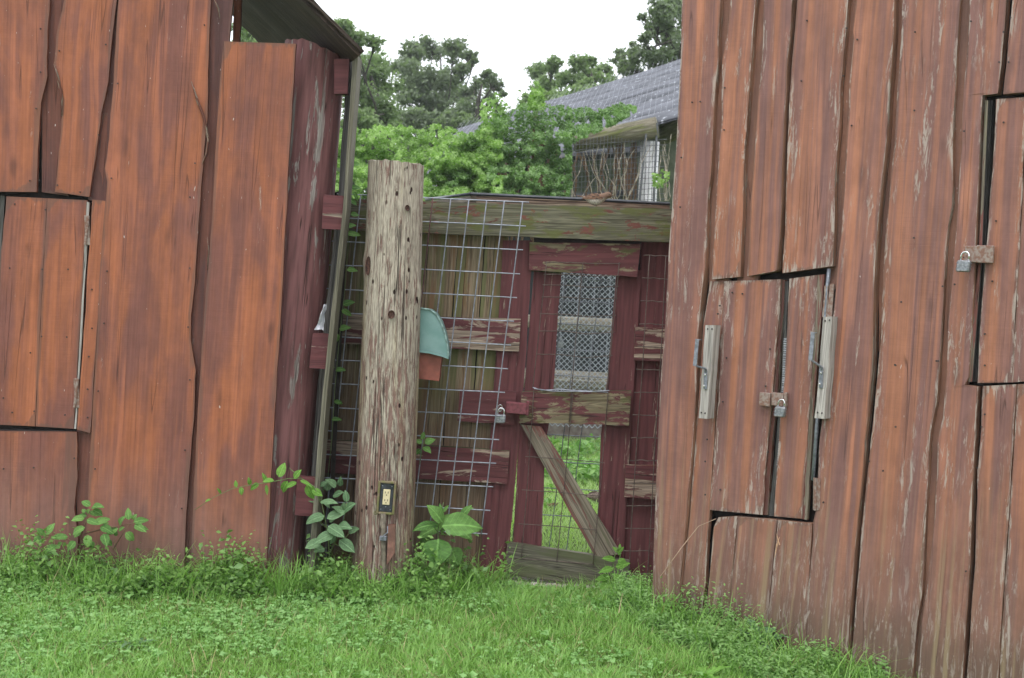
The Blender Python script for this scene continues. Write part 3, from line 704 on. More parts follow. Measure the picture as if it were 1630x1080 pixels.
# teal-roofed box behind the post
bx = thing('nesting_box', at(690, 590, 6.82), 'small red box with a curved teal lid fixed behind the bare post', 'box')
PBx = Plane((0, 6.76, 0), 0)
w = MB(); board(w, PBx, [(640, 552), (640, 600)], [(704, 562), (699, 607)], 0, th=.15, n=8, cols=4); w.build('body', [plain('brick red box paint', (.22, .065, .045), .6, var=.15)] * 2, bx)
w = MB()
prof = [(640, 489), (668, 491), (684, 493), (694, 500), (702, 513), (708, 530), (712, 548), (714, 567)]
low = [(640, 553), (668, 557), (676, 558), (684, 559), (692, 561), (700, 563), (707, 565), (714, 568)]
fr = [PBx.px(x, y, .03) for x, y in prof]; fl = [PBx.px(x, y, .03) for x, y in low]
bk_ = [p + Vector((0, .20, 0)) for p in fr]; n8 = len(fr)
w.add(fr + fl + bk_, [(i, n8 + i, n8 + i + 1, i + 1) for i in range(n8 - 1)] + [(i, i + 1, 2 * n8 + i + 1, 2 * n8 + i) for i in range(n8 - 1)])
w.add([p + Vector((0, -.006, 0)) for p in fl] + [p + Vector((0, -.006, -.012)) for p in fl] + [p + Vector((0, .2, 0)) for p in fl], [(i, n8 + i, n8 + i + 1, i + 1) for i in range(n8 - 1)] + [(n8 + i, 2 * n8 + i, 2 * n8 + i + 1, n8 + i + 1) for i in range(n8 - 1)])
w2 = MB(); tube(w2, [p + Vector((0, -.003, 0)) for p in fr], .0045, 6); w2.build('lid_rim', plain('pale teal edge', (.20, .30, .28), .6, var=.4, scale=60), bx)  # rim tube in a paler teal than the lid
w.build('lid', plain('faded teal lid', (.13, .24, .225), .55, var=.16, scale=14, col2=(.17, .28, .27)), bx)

# white scrap of plastic stuck beside the pole
w = MB(); c = PE.px(514, 505, .03); vs = []
for j in range(6):
    for i in range(5):
        q = math.sin(math.pi * (j + .6) / 6.2)
        vs.append(c + Vector(((i - 2) * .009 * (.35 + .8 * abs(noise.noise((j * .9, 4, 2))) + .09 * j) + .004 * (2.5 - j) + .006 * noise.noise((i * 1.3, j * 1.1, 9)), -.02 + .05 * noise.noise((i * 1.7, j * 1.9, 3)), (j - 2.5) * -.024 + .012 * noise.noise((i * 1.1, j, 6)))))
w.add(vs, [(j * 5 + i, j * 5 + i + 1, (j + 1) * 5 + i + 1, (j + 1) * 5 + i) for j in range(5) for i in range(4)])
tag(w.build('plastic_scrap', plain('crumpled white plastic', (.42, .42, .46), .35, var=.3), smooth=False, loc=c), 'crumpled white plastic scrap wedged beside the maroon pole', 'plastic scrap')

# capped frame just behind the fence
pf = thing('pen_frame', at(900, 330, 7.35), 'black capped wooden frame showing just above the top beam of the fence', 'frame')
w = MB(); Pq = Plane((0, 7.34, 0), 0)
board(w, Pq, [(750, 311), (1066, 327)], [(750, 345), (1066, 360)], 0, th=.05, horiz=True, n=12)
w.build('side_board', [painted('brown striped timber', (.16, .10, .07), (.12, .07, .05), (.33, .26, .19), .40, (12, 5)), m_edge], pf)
w = MB(); tube(w, [at(750, 309, 7.31), at(850, 314, 7.31), at(960, 319, 7.31), at(1066, 325, 7.31)], .0085, 8)
tube(w, [at(750, 309, 7.31), at(678, 318, 8.3)], .0085, 8)
w.build('cap_strip', m_blackm, pf, smooth=True)
w = MB(); a = at(749, 312, 7.33); b = at(676, 321, 8.3)
w.add([a, b, b + Vector((0, 0, -.4)), a + Vector((0, 0, -.4))] + [p + Vector((.03, 0, 0)) for p in (a, b, b + Vector((0, 0, -.4)), a + Vector((0, 0, -.4)))],
      [(0, 1, 2, 3), (7, 6, 5, 4), (0, 4, 5, 1), (1, 5, 6, 2), (2, 6, 7, 3), (3, 7, 4, 0)], [(0, 0), (0, 1), (.4, 1), (.4, 0)] * 2, .2)
w.build('end_board', m_bare, pf)

# ------------------------------------------------------------------ right shed
_o = at(1040, 983, 6.5)
PR = Plane((_o.x, 6.5, 0), R(-38))
rshed = thing('shed', (1.6, 6.2, 0), 'weathered rust brown shed with flaking boards, double hatch doors and padlocks', 'shed')
w = MB()
def rb(A, B, off=.05, **k):
    A = [(A[0][0] + (A[0][0] - A[1][0]) / max(1, A[1][1] - A[0][1]) * 200, -200)] + A if A[0][1] == 0 else A
    B = [(B[0][0] + (B[0][0] - B[1][0]) / max(1, B[1][1] - B[0][1]) * 200, -200)] + B if B[0][1] == 0 else B
    if off > .03: B = [(x_ - 5.5, y_) for x_, y_ in B]; k.setdefault('th', .046)
    board(w, PR, A, B, off, **k)
RF, RM = .056, .026
# recessed backing boards
rb([(1140, 0), (1132, 300), (1128, 470)], [(1175, 0), (1165, 300), (1160, 470)], RM, mat=4)
rb([(1195, 0), (1180, 300), (1172, 470)], [(1230, 0), (1212, 300), (1206, 460)], RM, mat=4)
rb([(1330, 0), (1322, 300), (1316, 460)], [(1380, 0), (1364, 200), (1352, 460)], RM, mat=4)
rb([(1418, 0), (1408, 200), (1398, 400), (1399, 560)], [(1440, 0), (1428, 200), (1410, 400), (1400, 560)], .012, mat=4)
rb([(1515, 0), (1500, 400), (1470, 760), (1440, 1130)], [(1556, 0), (1535, 400), (1510, 760), (1480, 1130)], RM, mat=4, n=34)
# first board and the strip next to it
rb([(1086, 0), (1083, 100), (1079, 200), (1072, 300), (1065, 400), (1060, 500), (1050, 640), (1043, 800), (1036, 1010)],
   [(1152, 0), (1150, 52), (1149, 96), (1143, 156), (1137, 280), (1132, 319), (1128, 426), (1119, 498), (1113, 640), (1107, 717), (1098, 828), (1087, 939), (1083, 1030)], RF, n=34, cols=7)
board(w, PR, [(1131, 448), (1119, 520), (1112, 640), (1106, 717), (1097, 828), (1086, 939), (1083, 1030)], [(1154, 449), (1147, 550), (1141, 640), (1137, 700), (1130, 817), (1126, 865), (1124, 920), (1110, 1030)], RM + .012, n=24)
# boards above the hatch
rb([(1163, 0), (1158, 52), (1150, 96), (1149, 145), (1150, 181), (1145, 233), (1142, 280), (1133, 445)], [(1208, 0), (1203, 78), (1197, 156), (1191, 233), (1189, 298), (1187, 370), (1184, 441)], RF + .004, n=24)
rb([(1216, 0), (1215, 52), (1213, 86), (1207, 161), (1202, 233), (1199, 280), (1195, 323), (1190, 440)], [(1267, 0), (1262, 65), (1258, 109), (1255, 166), (1251, 246), (1248, 362), (1243, 429), (1241, 432)], RF + .010, n=24)
rb([(1269, 0), (1264, 65), (1260, 109), (1257, 166), (1253, 246), (1250, 362), (1245, 435)], [(1356, 0), (1352, 52), (1344, 130), (1341, 202), (1335, 280), (1334, 362), (1331, 424)], RF + .004, n=24, cols=7)
# boards right of the hatch
rb([(1363, 0), (1357, 50), (1359, 62), (1352, 130), (1349, 202), (1345, 300), (1340, 362), (1334, 421), (1327, 500), (1315, 600), (1305, 700), (1300, 805), (1295, 832), (1294, 865), (1287, 939), (1284, 1010), (1278, 1090)],
   [(1429, 0), (1427, 69), (1421, 150), (1416, 231), (1413, 262), (1408, 300), (1402, 375), (1397, 450), (1395, 540), (1395, 570), (1393, 600), (1383, 705), (1370, 840), (1358, 990), (1350, 1110)], RF + .006, n=44, cols=7)
rb([(1437, 0), (1434, 69), (1428, 150), (1424, 231), (1420, 262), (1415, 320), (1410, 375), (1405, 450), (1402, 540), (1397, 600), (1386, 705), (1372, 840), (1360, 990), (1351, 1140)],
   [(1534, 0), (1530, 69), (1526, 139), (1522, 231), (1522, 300), (1521, 330), (1514, 360), (1509, 440), (1504, 540), (1497, 640), (1487, 690), (1484, 740), (1479, 840), (1474, 940), (1465, 990), (1454, 1140)], RF - .004, n=44, cols=8)
rb([(1543, 0), (1541, 69), (1534, 139), (1531, 231), (1526, 300), (1524, 350), (1519, 405), (1515, 461), (1510, 517), (1507, 600), (1501, 665), (1493, 700), (1492, 740), (1489, 815), (1478, 915), (1468, 990), (1456, 1150)],
   [(1608, 0), (1602, 69), (1594, 149), (1569, 152), (1565, 231), (1560, 350), (1556, 450), (1552, 520), (1548, 600), (1541, 613), (1563, 616), (1558, 700), (1555, 740), (1550, 890), (1542, 1020), (1532, 1150)], RF, n=50, cols=8)
rb([(1611, 0), (1605, 69), (1597, 150)], [(1705, 0), (1700, 100), (1695, 142)], RF + .003, n=12)
rb([(1706, 0), (1700, 100), (1690, 400), (1660, 1180)], [(1850, 0), (1845, 100), (1830, 400), (1800, 1230)], RF + .003, n=12)
rb([(1852, 0), (1847, 100), (1832, 400), (1802, 1230)], [(2000, 0), (1995, 100), (1980, 400), (1950, 1250)], RF + .001, n=12)
board(w, PR, [(1565, 615), (1560, 700), (1557, 740), (1552, 890), (1544, 1020), (1534, 1150)], [(1618, 612), (1613, 700), (1608, 780), (1600, 900), (1592, 1020), (1584, 1170)], RF + .002, n=24)
board(w, PR, [(1620, 612), (1615, 700), (1610, 780), (1602, 900), (1594, 1020), (1586, 1170)], [(1692, 611), (1688, 700), (1680, 900), (1672, 1190)], RF - .003, n=24)
# boards below the hatch
board(w, PR, [(1143, 824), (1136, 840), (1131, 902), (1124, 972), (1116, 1050)], [(1174, 822), (1167, 902), (1159, 972), (1152, 1060)], RF - .004, n=14, th=.045)
board(w, PR, [(1175, 823), (1168, 902), (1160, 972), (1153, 1060)], [(1237, 828), (1230, 902), (1222, 976), (1214, 1070)], RF - .001, n=14, th=.045)
board(w, PR, [(1238, 828), (1231, 902), (1223, 976), (1215, 1070)], [(1292, 834), (1287, 939), (1283, 1006), (1278, 1080)], RF + .003, n=14, th=.045)
nails(w, PR, [(1114, 162), (1101, 163), (1084, 251), (1082, 330), (1153, 140), (1152, 207), (1284, 33), (1275, 129), (1347, 45), (1342, 121), (1364, 63), (1355, 200), (1456, 51), (1455, 176), (1454, 379), (1500, 456), (1434, 481), (1425, 582), (1493, 575), (1424, 581), (1545, 34), (1534, 209), (1534, 410), (1590, 99), (1605, 99), (1608, 28), (1597, 51), (1519, 453), (1425, 680), (1490, 575), (1555, 745), (1562, 680), (1537, 910), (1405, 750), (1383, 735), (1567, 660), (1310, 800), (1125, 700), (1122, 735), (1122, 788), (1145, 487), (1142, 500)], RF + .012)
w.build('wall', [m_right, m_sideR, m_nail, m_strip, m_recess], rshed)
w = MB()
a0, _ = PR.ab(1100, 500); a1 = a0 + 2.6
q = [PR.pt(PR.ab(1096, 500)[0], 3.05, -.02), PR.pt(a1, 3.05, -.02), PR.pt(a1, -.12, -.02), PR.pt(PR.ab(1078, 500)[0], -.12, -.02)]
solid(w, q, -PR.n * .02)
w.build('backing_panel', m_dark, rshed)
w = MB()
ac = PR.ab(1086, 0)[0] - .02
def rwall(pl, L, off=0):
    k = 0
    while k * .24 < L:
        board(w, pl, [(k * .24, 3.0), (k * .24 - .03, -.1)], [(k * .24 + .232, 3.0), (k * .24 + .202, -.1)], off, px=False, n=8); k += 1
cn = PR.pt(ac + .03, 0, -.06)
back = -PR.n
lay = Plane(tuple(cn), math.atan2(back.y, back.x)); lay.n = -PR.r
rwall(lay, 1.9)
w.build('side_wall', [m_right, m_edge], rshed)
# hatch doors
def hinge(mb, c, r, n, h, wd=.012):
    up_ = Vector((-.05, 0, 1)).normalized()
    box(mb, c, r * wd, n * .0025, up_ * h, bev=.0015); tube(mb, [c - r * wd * .2 - up_ * h + n * .006, c - r * wd * .2 + up_ * h + n * .006], .006, 8)
w = MB()
board(w, PR, [(1153, 448), (1148, 550), (1143, 640), (1138, 700), (1130, 812)], [(1243, 445), (1241, 498), (1235, 560), (1229, 640), (1222, 700), (1214, 820)], RF - .006, n=20, cols=7)
board(w, PR, [(1243, 446), (1241, 498), (1235, 560), (1229, 640), (1222, 700), (1214, 820)], [(1249, 446), (1247, 498), (1242, 560), (1236, 640), (1229, 700), (1221, 820)], RF - .022, mat=3, n=12)
nails(w, PR, [(1165, 466), (1181, 468), (1225, 556), (1218, 615), (1156, 570), (1150, 640), (1222, 720), (1146, 780)], RF + .002)
d1 = w.build('hatch_door', [m_right, m_edge, m_nail, m_strip], rshed)
w = MB()
board(w, PR, [(1257, 444), (1254, 498), (1249, 601), (1241, 680), (1231, 822)], [(1302, 438), (1297, 520), (1292, 601), (1286, 690), (1276, 826)], RF - .004, n=20)
board(w, PR, [(1302, 438), (1297, 520), (1292, 601), (1286, 690), (1276, 826)], [(1312, 437), (1305, 520), (1299, 601), (1293, 690), (1284, 828)], RF - .006, mat=3, n=12)
d2 = w.build('hatch_door', [m_right, m_edge, m_nail, m_bare], rshed)
w = MB(); board(w, PR, [(1249, 448), (1244, 600), (1232, 740), (1223, 822)], [(1254, 448), (1250, 600), (1240, 740), (1231, 822)], RF - .028, n=20, th=.006)
w.build('weather_strip', [m_darkgrey, m_steel], d2)
w = MB()
for k in range(56):
    t = k / 55; p = PR.px(1250 - 5 * t - 6 * t * t, 540 + 200 * t, RF - .018)
    box(w, p, PR.r * .007, PR.n * .003, Vector((.0004, 0, .0034)), bev=.001)
w.build('ribbed_strip', m_lock, d2)
w = MB(); hinge(w, PR.px(1300, 787, RF + .008), PR.r, PR.n, .068, .016); w.build('hinge', m_rust, d2)
w = MB(); tube(w, [PR.px(1320, 428, RF - .01), PR.px(1317, 456, RF - .01), PR.px(1301, 670, RF - .005), PR.px(1294, 765, RF - .005)], .0085, 8); w.build('hinge_rod', m_steel, d2, smooth=True)
w = MB(); board(w, PR, [(1312, 455), (1308, 505)], [(1319, 455), (1316, 505)], RF - .002, n=4, th=.012); board(w, PR, [(1321, 452), (1317, 505)], [(1328, 452), (1324, 505)], RF + .002, n=4, th=.01)
w.build('hinge', m_rust, d2)
w = MB()
box(w, PR.px(1218, 636, RF + .014), PR.r * .026, PR.n * .006, Vector((0, 0, .029)), bev=.002)
box(w, PR.px(1238, 636, RF + .016), PR.r * .027, PR.n * .004, Vector((0, 0, .028)), bev=.002)
box(w, PR.px(1251, 637, RF + .010), PR.r * .006, PR.n * .008, Vector((0, 0, .032)), bev=.002)
w.build('hasp', m_rust, d1)
padlock(PR.px(1242, 656, RF + .045), .024, .022, 'grey padlock on the rusty hasp between the double hatch doors', PR.r, PR.n)
# right hatch
w = MB()
board(w, PR, [(1586, 158), (1581, 250), (1574, 350), (1568, 420), (1561, 517), (1556, 610)], [(1634, 155), (1628, 300), (1618, 460), (1610, 609)], RF - .008, n=20)
board(w, PR, [(1635, 155), (1629, 300), (1619, 460), (1611, 609)], [(1700, 150), (1694, 300), (1688, 460), (1682, 604)], RF - .010, n=20)
nails(w, PR, [(1597, 195), (1579, 448), (1567, 532), (1567, 582), (1585, 352)], RF - .002)
d3 = w.build('hatch_door', [m_right, m_edge, m_nail], rshed)
w = MB()
board(w, PR, [(1568, 160), (1557, 420), (1541, 608)], [(1573, 160), (1562, 420), (1547, 608)], RF - .012, n=10)
board(w, PR, [(1572, 160), (1556, 500), (1547, 608)], [(1580, 160), (1564, 500), (1555, 608)], .0, n=10, mat=1)
w.build('hatch_frame', [m_bare, m_darkgrey], rshed)
w = MB()
box(w, PR.px(1568, 405, RF + .012), PR.r * .034, PR.n * .006, Vector((0, 0, .034)), bev=.002)
box(w, PR.px(1545, 405, RF + .014), PR.r * .024, PR.n * .004, Vector((0, 0, .032)), bev=.002)
w.build('hasp', m_rust, d3)
padlock(PR.px(1534, 424, RF + .050), .026, .023, 'silver padlock hanging open fronted from the hasp of the right hatch door', PR.r, PR.n)
# grey blocks with bent metal brackets
def bracket(A, B, hook, lab):
    c = PR.px((A[0][0] + B[-1][0]) / 2, (A[0][1] + B[-1][1]) / 2, RF + .03)
    o = thing('latch_block', c, lab, 'latch block')
    w = MB(); board(w, PR, A, B, RF + .065, th=.055, n=12, warp=.001)
    nails(w, PR, [(A[0][0] + 3, A[0][1] + 6), (B[0][0] - 4, B[0][1] + 6), (A[-1][0] + 4, A[-1][1] - 9), (B[-1][0] - 4, B[-1][1] - 9)], RF + .066)
    w.build('block', [m_block, m_block, m_nail], o)
    w = MB(); (px_, py_), (hx, hy), (tx, ty) = hook
    box(w, PR.px(px_ - 1, py_ + 8, RF + .070), PR.r * .008, PR.n * .0025, Vector((-.002, 0, .044)), bev=.001)
    tube(w, [PR.px(px_, py_ - 3, RF + .071), PR.px(px_ - 1, py_ - 9, RF + .085), PR.px(hx + 2, hy, RF + .125)], .0045, 6)
    m0, m1 = PR.px(hx, hy, RF + .126), PR.px(tx, ty, RF + .126); a = (m1 - m0) / 2
    box(w, (m0 + m1) / 2, PR.r * .009, PR.n * .0022, a, bev=.001)
    box(w, m1 + PR.n * -.008 , PR.r * .010, PR.n * .010, Vector((0, 0, .002)), bev=.0005)
    br = w.build('bracket', m_steel, o)
    for dy in (1, 19):
        w = MB(); box(w, PR.px(px_ - 1 - dy * .12, py_ + dy, RF + .075), PR.r * .0045, PR.n * .003, Vector((0, 0, .0045)), bev=.002)
        w.build('bolt', m_shack, br)
    return o
bracket([(1123, 518), (1118, 590), (1112, 666)], [(1137, 518), (1132, 590), (1126, 667)], ((1124, 596), (1106, 583), (1110, 541)), 'silver grey wooden block with a bent metal hook left of the double hatch doors')
bracket([(1310, 505), (1304, 590), (1297, 666)], [(1324, 504), (1318, 590), (1312, 667)], ((1308, 593), (1290, 574), (1294, 530)), 'silver grey wooden block with a bent metal hook right of the double hatch doors')

# ------------------------------------------------------------------ leaves, blades (numpy)
def arr_mesh(name, V, Fq, rnd, mats, parent=None, uv=None, loc=None, smooth=False):
    me = bpy.data.meshes.new(name)
    o0 = wloc(parent) if parent else Vector(loc or (0, 0, 0))
    V = V - np.array(o0)[None, :]
    me.vertices.add(len(V)); me.vertices.foreach_set('co', V.astype(np.float32).ravel())
    k = Fq.shape[1]; me.loops.add(Fq.size); me.loops.foreach_set('vertex_index', Fq.astype(np.int32).ravel())
    me.polygons.add(len(Fq)); me.polygons.foreach_set('loop_start', (np.arange(len(Fq)) * k).astype(np.int32)); me.polygons.foreach_set('loop_total', np.full(len(Fq), k, dtype=np.int32))
    a = me.attributes.new('rnd', 'FLOAT', 'POINT'); a.data.foreach_set('value', rnd.astype(np.float32))
    if smooth: me.polygons.foreach_set('use_smooth', np.ones(len(me.polygons), dtype=bool))
    me.materials.append(mats); me.update(calc_edges=True); me.validate()
    ob = bpy.data.objects.new(name, me); COL.objects.link(ob)
    if parent: ob.parent = parent
    else: ob.location = o0
    return ob
def nrmz(a): return a / (np.linalg.norm(a, axis=1, keepdims=True) + 1e-9)
def leaf_cards(C, size, up_bias=.4, aspect=.55, droop=.3, dirs=None, toward=None):
    """folded four-sided leaves: two faces each"""
    n = len(C)
    N_ = nrmz(rng.normal(size=(n, 3)) + np.array([0, -.35, up_bias * 2])[None])
    D = rng.normal(size=(n, 3)) if dirs is None else dirs + rng.normal(size=(n, 3)) * .35
    D = D + np.array([0, 0, -droop]); D = nrmz(D - N_ * np.sum(D * N_, axis=1, keepdims=True)); S = np.cross(N_, D)
    s = size[:, None]
    base = C - D * s * .5; tip = C + D * s * .5 - N_ * s * .12
    m1 = C + S * s * aspect * .5 + N_ * s * .08 - D * s * .06; m2 = C - S * s * aspect * .5 + N_ * s * .08 - D * s * .06
    V = np.stack([base, m1, tip, m2], 1).reshape(-1, 3)
    i = np.arange(n)[:, None] * 4
    Fq = np.concatenate([i + np.array([[0, 1, 2]]), i + np.array([[0, 2, 3]])], 0)
    return V, Fq
def blades(C, h, wd, lean=.5, curl=.6, az=None):
    n = len(C); az = rng.uniform(0, 2 * np.pi, n) if az is None else az
    d = np.stack([np.cos(az), np.sin(az), np.zeros(n)], 1); s = np.stack([-np.sin(az), np.cos(az), np.zeros(n)], 1)
    ln = rng.uniform(.05, lean, n)[:, None]; cu = rng.uniform(.1, curl, n)[:, None]
    hh = h[:, None]; up = np.array([[0, 0, 1.]])
    P = []
    for t, ww in ((0, 1.0), (.35, .95), (.7, .65), (1.0, 0.06)):
        p = C + up * hh * (t - .35 * cu * t ** 2.5) + d * hh * (ln * t + cu * t * t * .8)
        tw = s * (wd[:, None] * ww * .5)
        P += [p - tw, p + tw]
    V = np.stack(P, 1).reshape(-1, 3); i = np.arange(n)[:, None] * 8
    Fq = np.concatenate([i + np.array([[a, a + 1, a + 3, a + 2]]) for a in (0, 2, 4)], 0)
    return V, Fq
gzv = np.vectorize(gz)
def fbm(x, y, s, k): return np.array([noise.noise((a * s, b * s, k)) for a, b in zip(x, y)])

m_grass = leafmat('grass blades', (.17, .335, .062), (.30, .51, .14), tip=(.30, .28, .13), trans=.35, rough=.45)
m_clover = leafmat('clover leaves', (.15, .31, .08), (.29, .50, .18), trans=.3, rough=.5)
m_weed = leafmat('weed leaves', (.10, .21, .045), (.22, .38, .10), trans=.3, rough=.45)

# keep blades off the walls
def shed_front(x):  # front limit of free ground at x
    y = np.full_like(x, 7.25)
    y = np.where(x < -.95, 6.55, y)
    a = _o.x - .02
    y = np.where(x > a, 6.45 - (x - a) * math.tan(R(38)), y)
    return y
def scatter(n, x0, x1, y0, y1):
    x = rng.uniform(x0, x1, n); y = rng.uniform(y0, y1, n); k = y < shed_front(x) - .01
    return x[k], y[k]
x, y = scatter(150000, -2.7, 2.5, 4.4, 7.2)
nz = fbm(x, y, 1.6, 3); k = ~((np.abs(x - .2) < .28) & (y > 6.93))
leftish = np.clip((.1 - x) / 1.2, 0, 1)
k &= rng.random(len(x)) < (1.0 - .30 * leftish)
x, y, nz, leftish = x[k], y[k], nz[k], leftish[k]
C = np.stack([x, y, gzv(x, y)], 1)
edge = np.clip(1 - (shed_front(x) - y) / .28, 0, 1)
nz2 = fbm(x, y, 6, 7)
h = (.030 + .045 * rng.random(len(x)) ** 1.5) * np.clip(1 + .6 * nz + .9 * nz2, .45, 2.2) * (1 + 1.0 * edge * rng.random(len(x)))
V, Fq = blades(C, h, rng.uniform(.0018, .0042, len(x)), .8, 1.1)
rv = np.clip(rng.normal(.45, .22, len(x)) + .35 * nz + .3 * nz2, 0, .84); rv[rng.random(len(x)) < .05] = .97
tag(arr_mesh('grass', V, Fq, np.repeat(rv, 8), m_grass), 'short bright green lawn grass in front of the sheds', 'grass', kind='stuff')
# clover and small ground weeds
x, y = scatter(42000, -2.7, 2.5, 4.4, 7.2)
nz = fbm(x, y, 1.1, 9) + .35 * fbm(x, y, 4, 2)
pr = np.clip(.30 - x * .30 + nz * 1.5, .02, .9); k = (rng.random(len(x)) < pr) & ~((np.abs(x - .2) < .28) & (y > 6.93)); x, y = x[k], y[k]
n = len(x); zb = gzv(x, y) + rng.uniform(.015, .055, n)
Cs = []; 
for q in range(3):
    a = rng.uniform(0, 6.28, n) * 0 + q * 2.094 + x * 50
    Cs.append(np.stack([x + np.cos(a) * .0065, y + np.sin(a) * .0065, zb], 1))
C = np.concatenate(Cs, 0); dirs = np.concatenate([np.stack([np.cos(q * 2.094 + x * 50), np.sin(q * 2.094 + x * 50), np.zeros(n)], 1) * 2 for q in range(3)], 0)
sz = np.tile(rng.uniform(.007, .014, n) * (1 + 1.3 * (rng.random(n) > .9)), 3)
V, Fq = leaf_cards(C, sz, up_bias=1.2, aspect=.95, droop=.0, dirs=dirs)
rv = np.tile(np.clip(rng.normal(.5, .27, n), 0, 1), 3)
tag(arr_mesh('clover', V, Fq, np.repeat(rv, 4), m_clover), 'low clover and small leafy weeds spread through the lawn', 'clover', kind='stuff')

x, y = scatter(1500, -2.4, 2.3, 4.6, 7.0)
V, Fq = blades(np.stack([x, y, gzv(x, y) + .012], 1), rng.uniform(.03, .085, len(x)), rng.uniform(.0015, .003, len(x)), 1.6, 1.5)
mdg = leafmat('dead grass', (.30, .25, .12), (.45, .38, .2), trans=.2)
tag(arr_mesh('dead_grass', V, Fq, np.repeat(rng.random(len(x)), 8), mdg), 'dry dead grass blades lying through the lawn', 'dead grass', kind='stuff')
# taller weeds along the foot of the sheds
def weed_band(pts, n, hmin, hmax, lf, name, label, mat, leafn=9, lsz=(.016, .034), spread=.10, grassn=600):
    P0 = np.array(pts); seg = rng.integers(0, len(P0) - 1, n); t = rng.random(n)
    bx_ = P0[seg, 0] * (1 - t) + P0[seg + 1, 0] * t; by_ = P0[seg, 1] * (1 - t) + P0[seg + 1, 1] * t
    wdt = P0[seg, 2] * (1 - t) + P0[seg + 1, 2] * t
    off = rng.random(n) ** 1.3; by_ = by_ - off * wdt; bx_ = bx_ + rng.normal(0, .02, n)
    k = by_ < shed_front(bx_) - .015; bx_, by_, off = bx_[k], by_[k], off[k]; n = len(bx_)
    hh = rng.uniform(hmin, hmax, n) * (1 - .6 * off) * np.clip(.85 + 1.5 * fbm(bx_, by_, 4.5, 4), .18, 1.7)
    leanx, leany = rng.normal(0, .28, n), rng.normal(-.12, .25, n)
    Cs, Sz, Dr, Rv, St = [], [], [], [], MB()
    z0 = gzv(bx_, by_)
    for q in range(leafn):
        f = (q + .6 + rng.random(n) * .5) / leafn; a = rng.uniform(0, 6.28, n)
        s_ = rng.uniform(lsz[0], lsz[1], n) * (1.1 - .35 * f) * (.7 + .6 * rng.random(n) ** 2)
        c = np.stack([bx_ + leanx * hh * f + np.cos(a) * s_ * .6, by_ + leany * hh * f + np.sin(a) * s_ * .6, z0 + hh * f], 1)
        Cs.append(c); Sz.append(s_); Dr.append(np.stack([np.cos(a), np.sin(a), .25 + 0 * a], 1) * 1.6); Rv.append(np.clip(rng.normal(.35 + .4 * f, .18, n), 0, 1))
    V, Fq = leaf_cards(np.concatenate(Cs), np.concatenate(Sz), .9, lf, .15, dirs=np.concatenate(Dr)); rv = np.repeat(np.concatenate(Rv), 4)
    # grass stems mixed in
    seg = rng.integers(0, len(P0) - 1, grassn); t = rng.random(grassn); gx = P0[seg, 0] * (1 - t) + P0[seg + 1, 0] * t + rng.normal(0, .04, grassn)
    gy = P0[seg, 1] * (1 - t) + P0[seg + 1, 1] * t - rng.random(grassn) * (P0[seg, 2]) * .9; k = gy < shed_front(gx) - .012; gx, gy = gx[k], gy[k]
    V2, F2 = blades(np.stack([gx, gy, gzv(gx, gy)], 1), rng.uniform(.6 * hmin, hmax * 1.15, len(gx)), rng.uniform(.0025, .006, len(gx)), .6, 1.1)
    a = arr_mesh(name, V, Fq, rv, mat); tag(a, label, 'weeds', kind='stuff')
    b = arr_mesh('tall_grass', V2, F2, np.repeat(np.clip(rng.normal(.5, .25, len(gx)), 0, 1), 8), m_grass); tag(b, 'long grass blades among the ' + label, 'grass', kind='stuff')
weed_band([(-2.6, 6.5, .30), (-1.9, 6.5, .30), (-1.35, 6.52, .22), (-.9, 6.6, .22)], 1300, .07, .22, .6, 'weeds', 'leafy weeds along the foot of the orange shed', m_weed, leafn=11, lsz=(.018, .042), grassn=1500)
weed_band([(-1.0, 6.56, .26), (-.75, 6.62, .34), (-.5, 6.62, .30), (-.2, 6.75, .25), (.0, 6.95, .15)], 900, .06, .20, .75, 'weeds', 'leafy weeds round the foot of the bare post', m_weed, leafn=10, lsz=(.018, .04), grassn=1200)
m_weed2 = leafmat('fresh weed leaves', (.13, .26, .07), (.27, .45, .15), trans=.35, rough=.45)
weed_band([(.56, 6.85, .3), (.72, 6.42, .45), (1.0, 6.18, .55), (1.35, 5.92, .55), (1.55, 5.75, .4)], 2900, .05, .21, .42, 'weeds', 'dense pale weeds along the foot of the weathered right shed', m_weed2, leafn=11, lsz=(.016, .036), grassn=1100)

weed_band([(-2.6, 6.5, .2), (-1.35, 6.52, .18), (-.75, 6.6, .2), (-.1, 6.8, .15)], 150, .12, .25, .62, 'weeds', 'larger leafed weeds standing along the foot of the orange shed', leafmat('larger weed leaves', (.09, .19, .06), (.19, .33, .11), trans=.25), leafn=8, lsz=(.03, .06), grassn=260)
# ground beyond the gate
x = rng.uniform(-1.2, 2.6, 60000); y = 7.35 + (rng.random(60000) ** 1.25) * 7.2
k = (x < .18 * y + .4) & (x > -.12 * y + .3) & (rng.random(60000) < np.clip(.35 + (y - 7.6) * .5, .05, 1)); x, y = x[k], y[k]
V, Fq = blades(np.stack([x, y, gzv(x, y)], 1), rng.uniform(.02, .06, len(x)) * (1 + .06 * (y - 7)), rng.uniform(.003, .007, len(x)), .7, .9)
tag(arr_mesh('grass', V, Fq, np.repeat(np.clip(rng.normal(.75, .2, len(x)), 0, .84), 8), leafmat('far lawn', (.24, .37, .11), (.42, .56, .24), trans=.45)), 'light green grass in the yard beyond the gate', 'grass', kind='stuff')
x = rng.uniform(.2, 2.4, 2600); y = rng.uniform(9.3, 13.9, 2600); q = fbm(x, y, 1.2, 6) > .12; x, y = x[q], y[q]
Cs = np.concatenate([np.stack([x + rng.normal(0, .04, len(x)), y + rng.normal(0, .04, len(x)), gzv(x, y) + rng.uniform(.02, .16, len(x))], 1) for _ in range(4)])
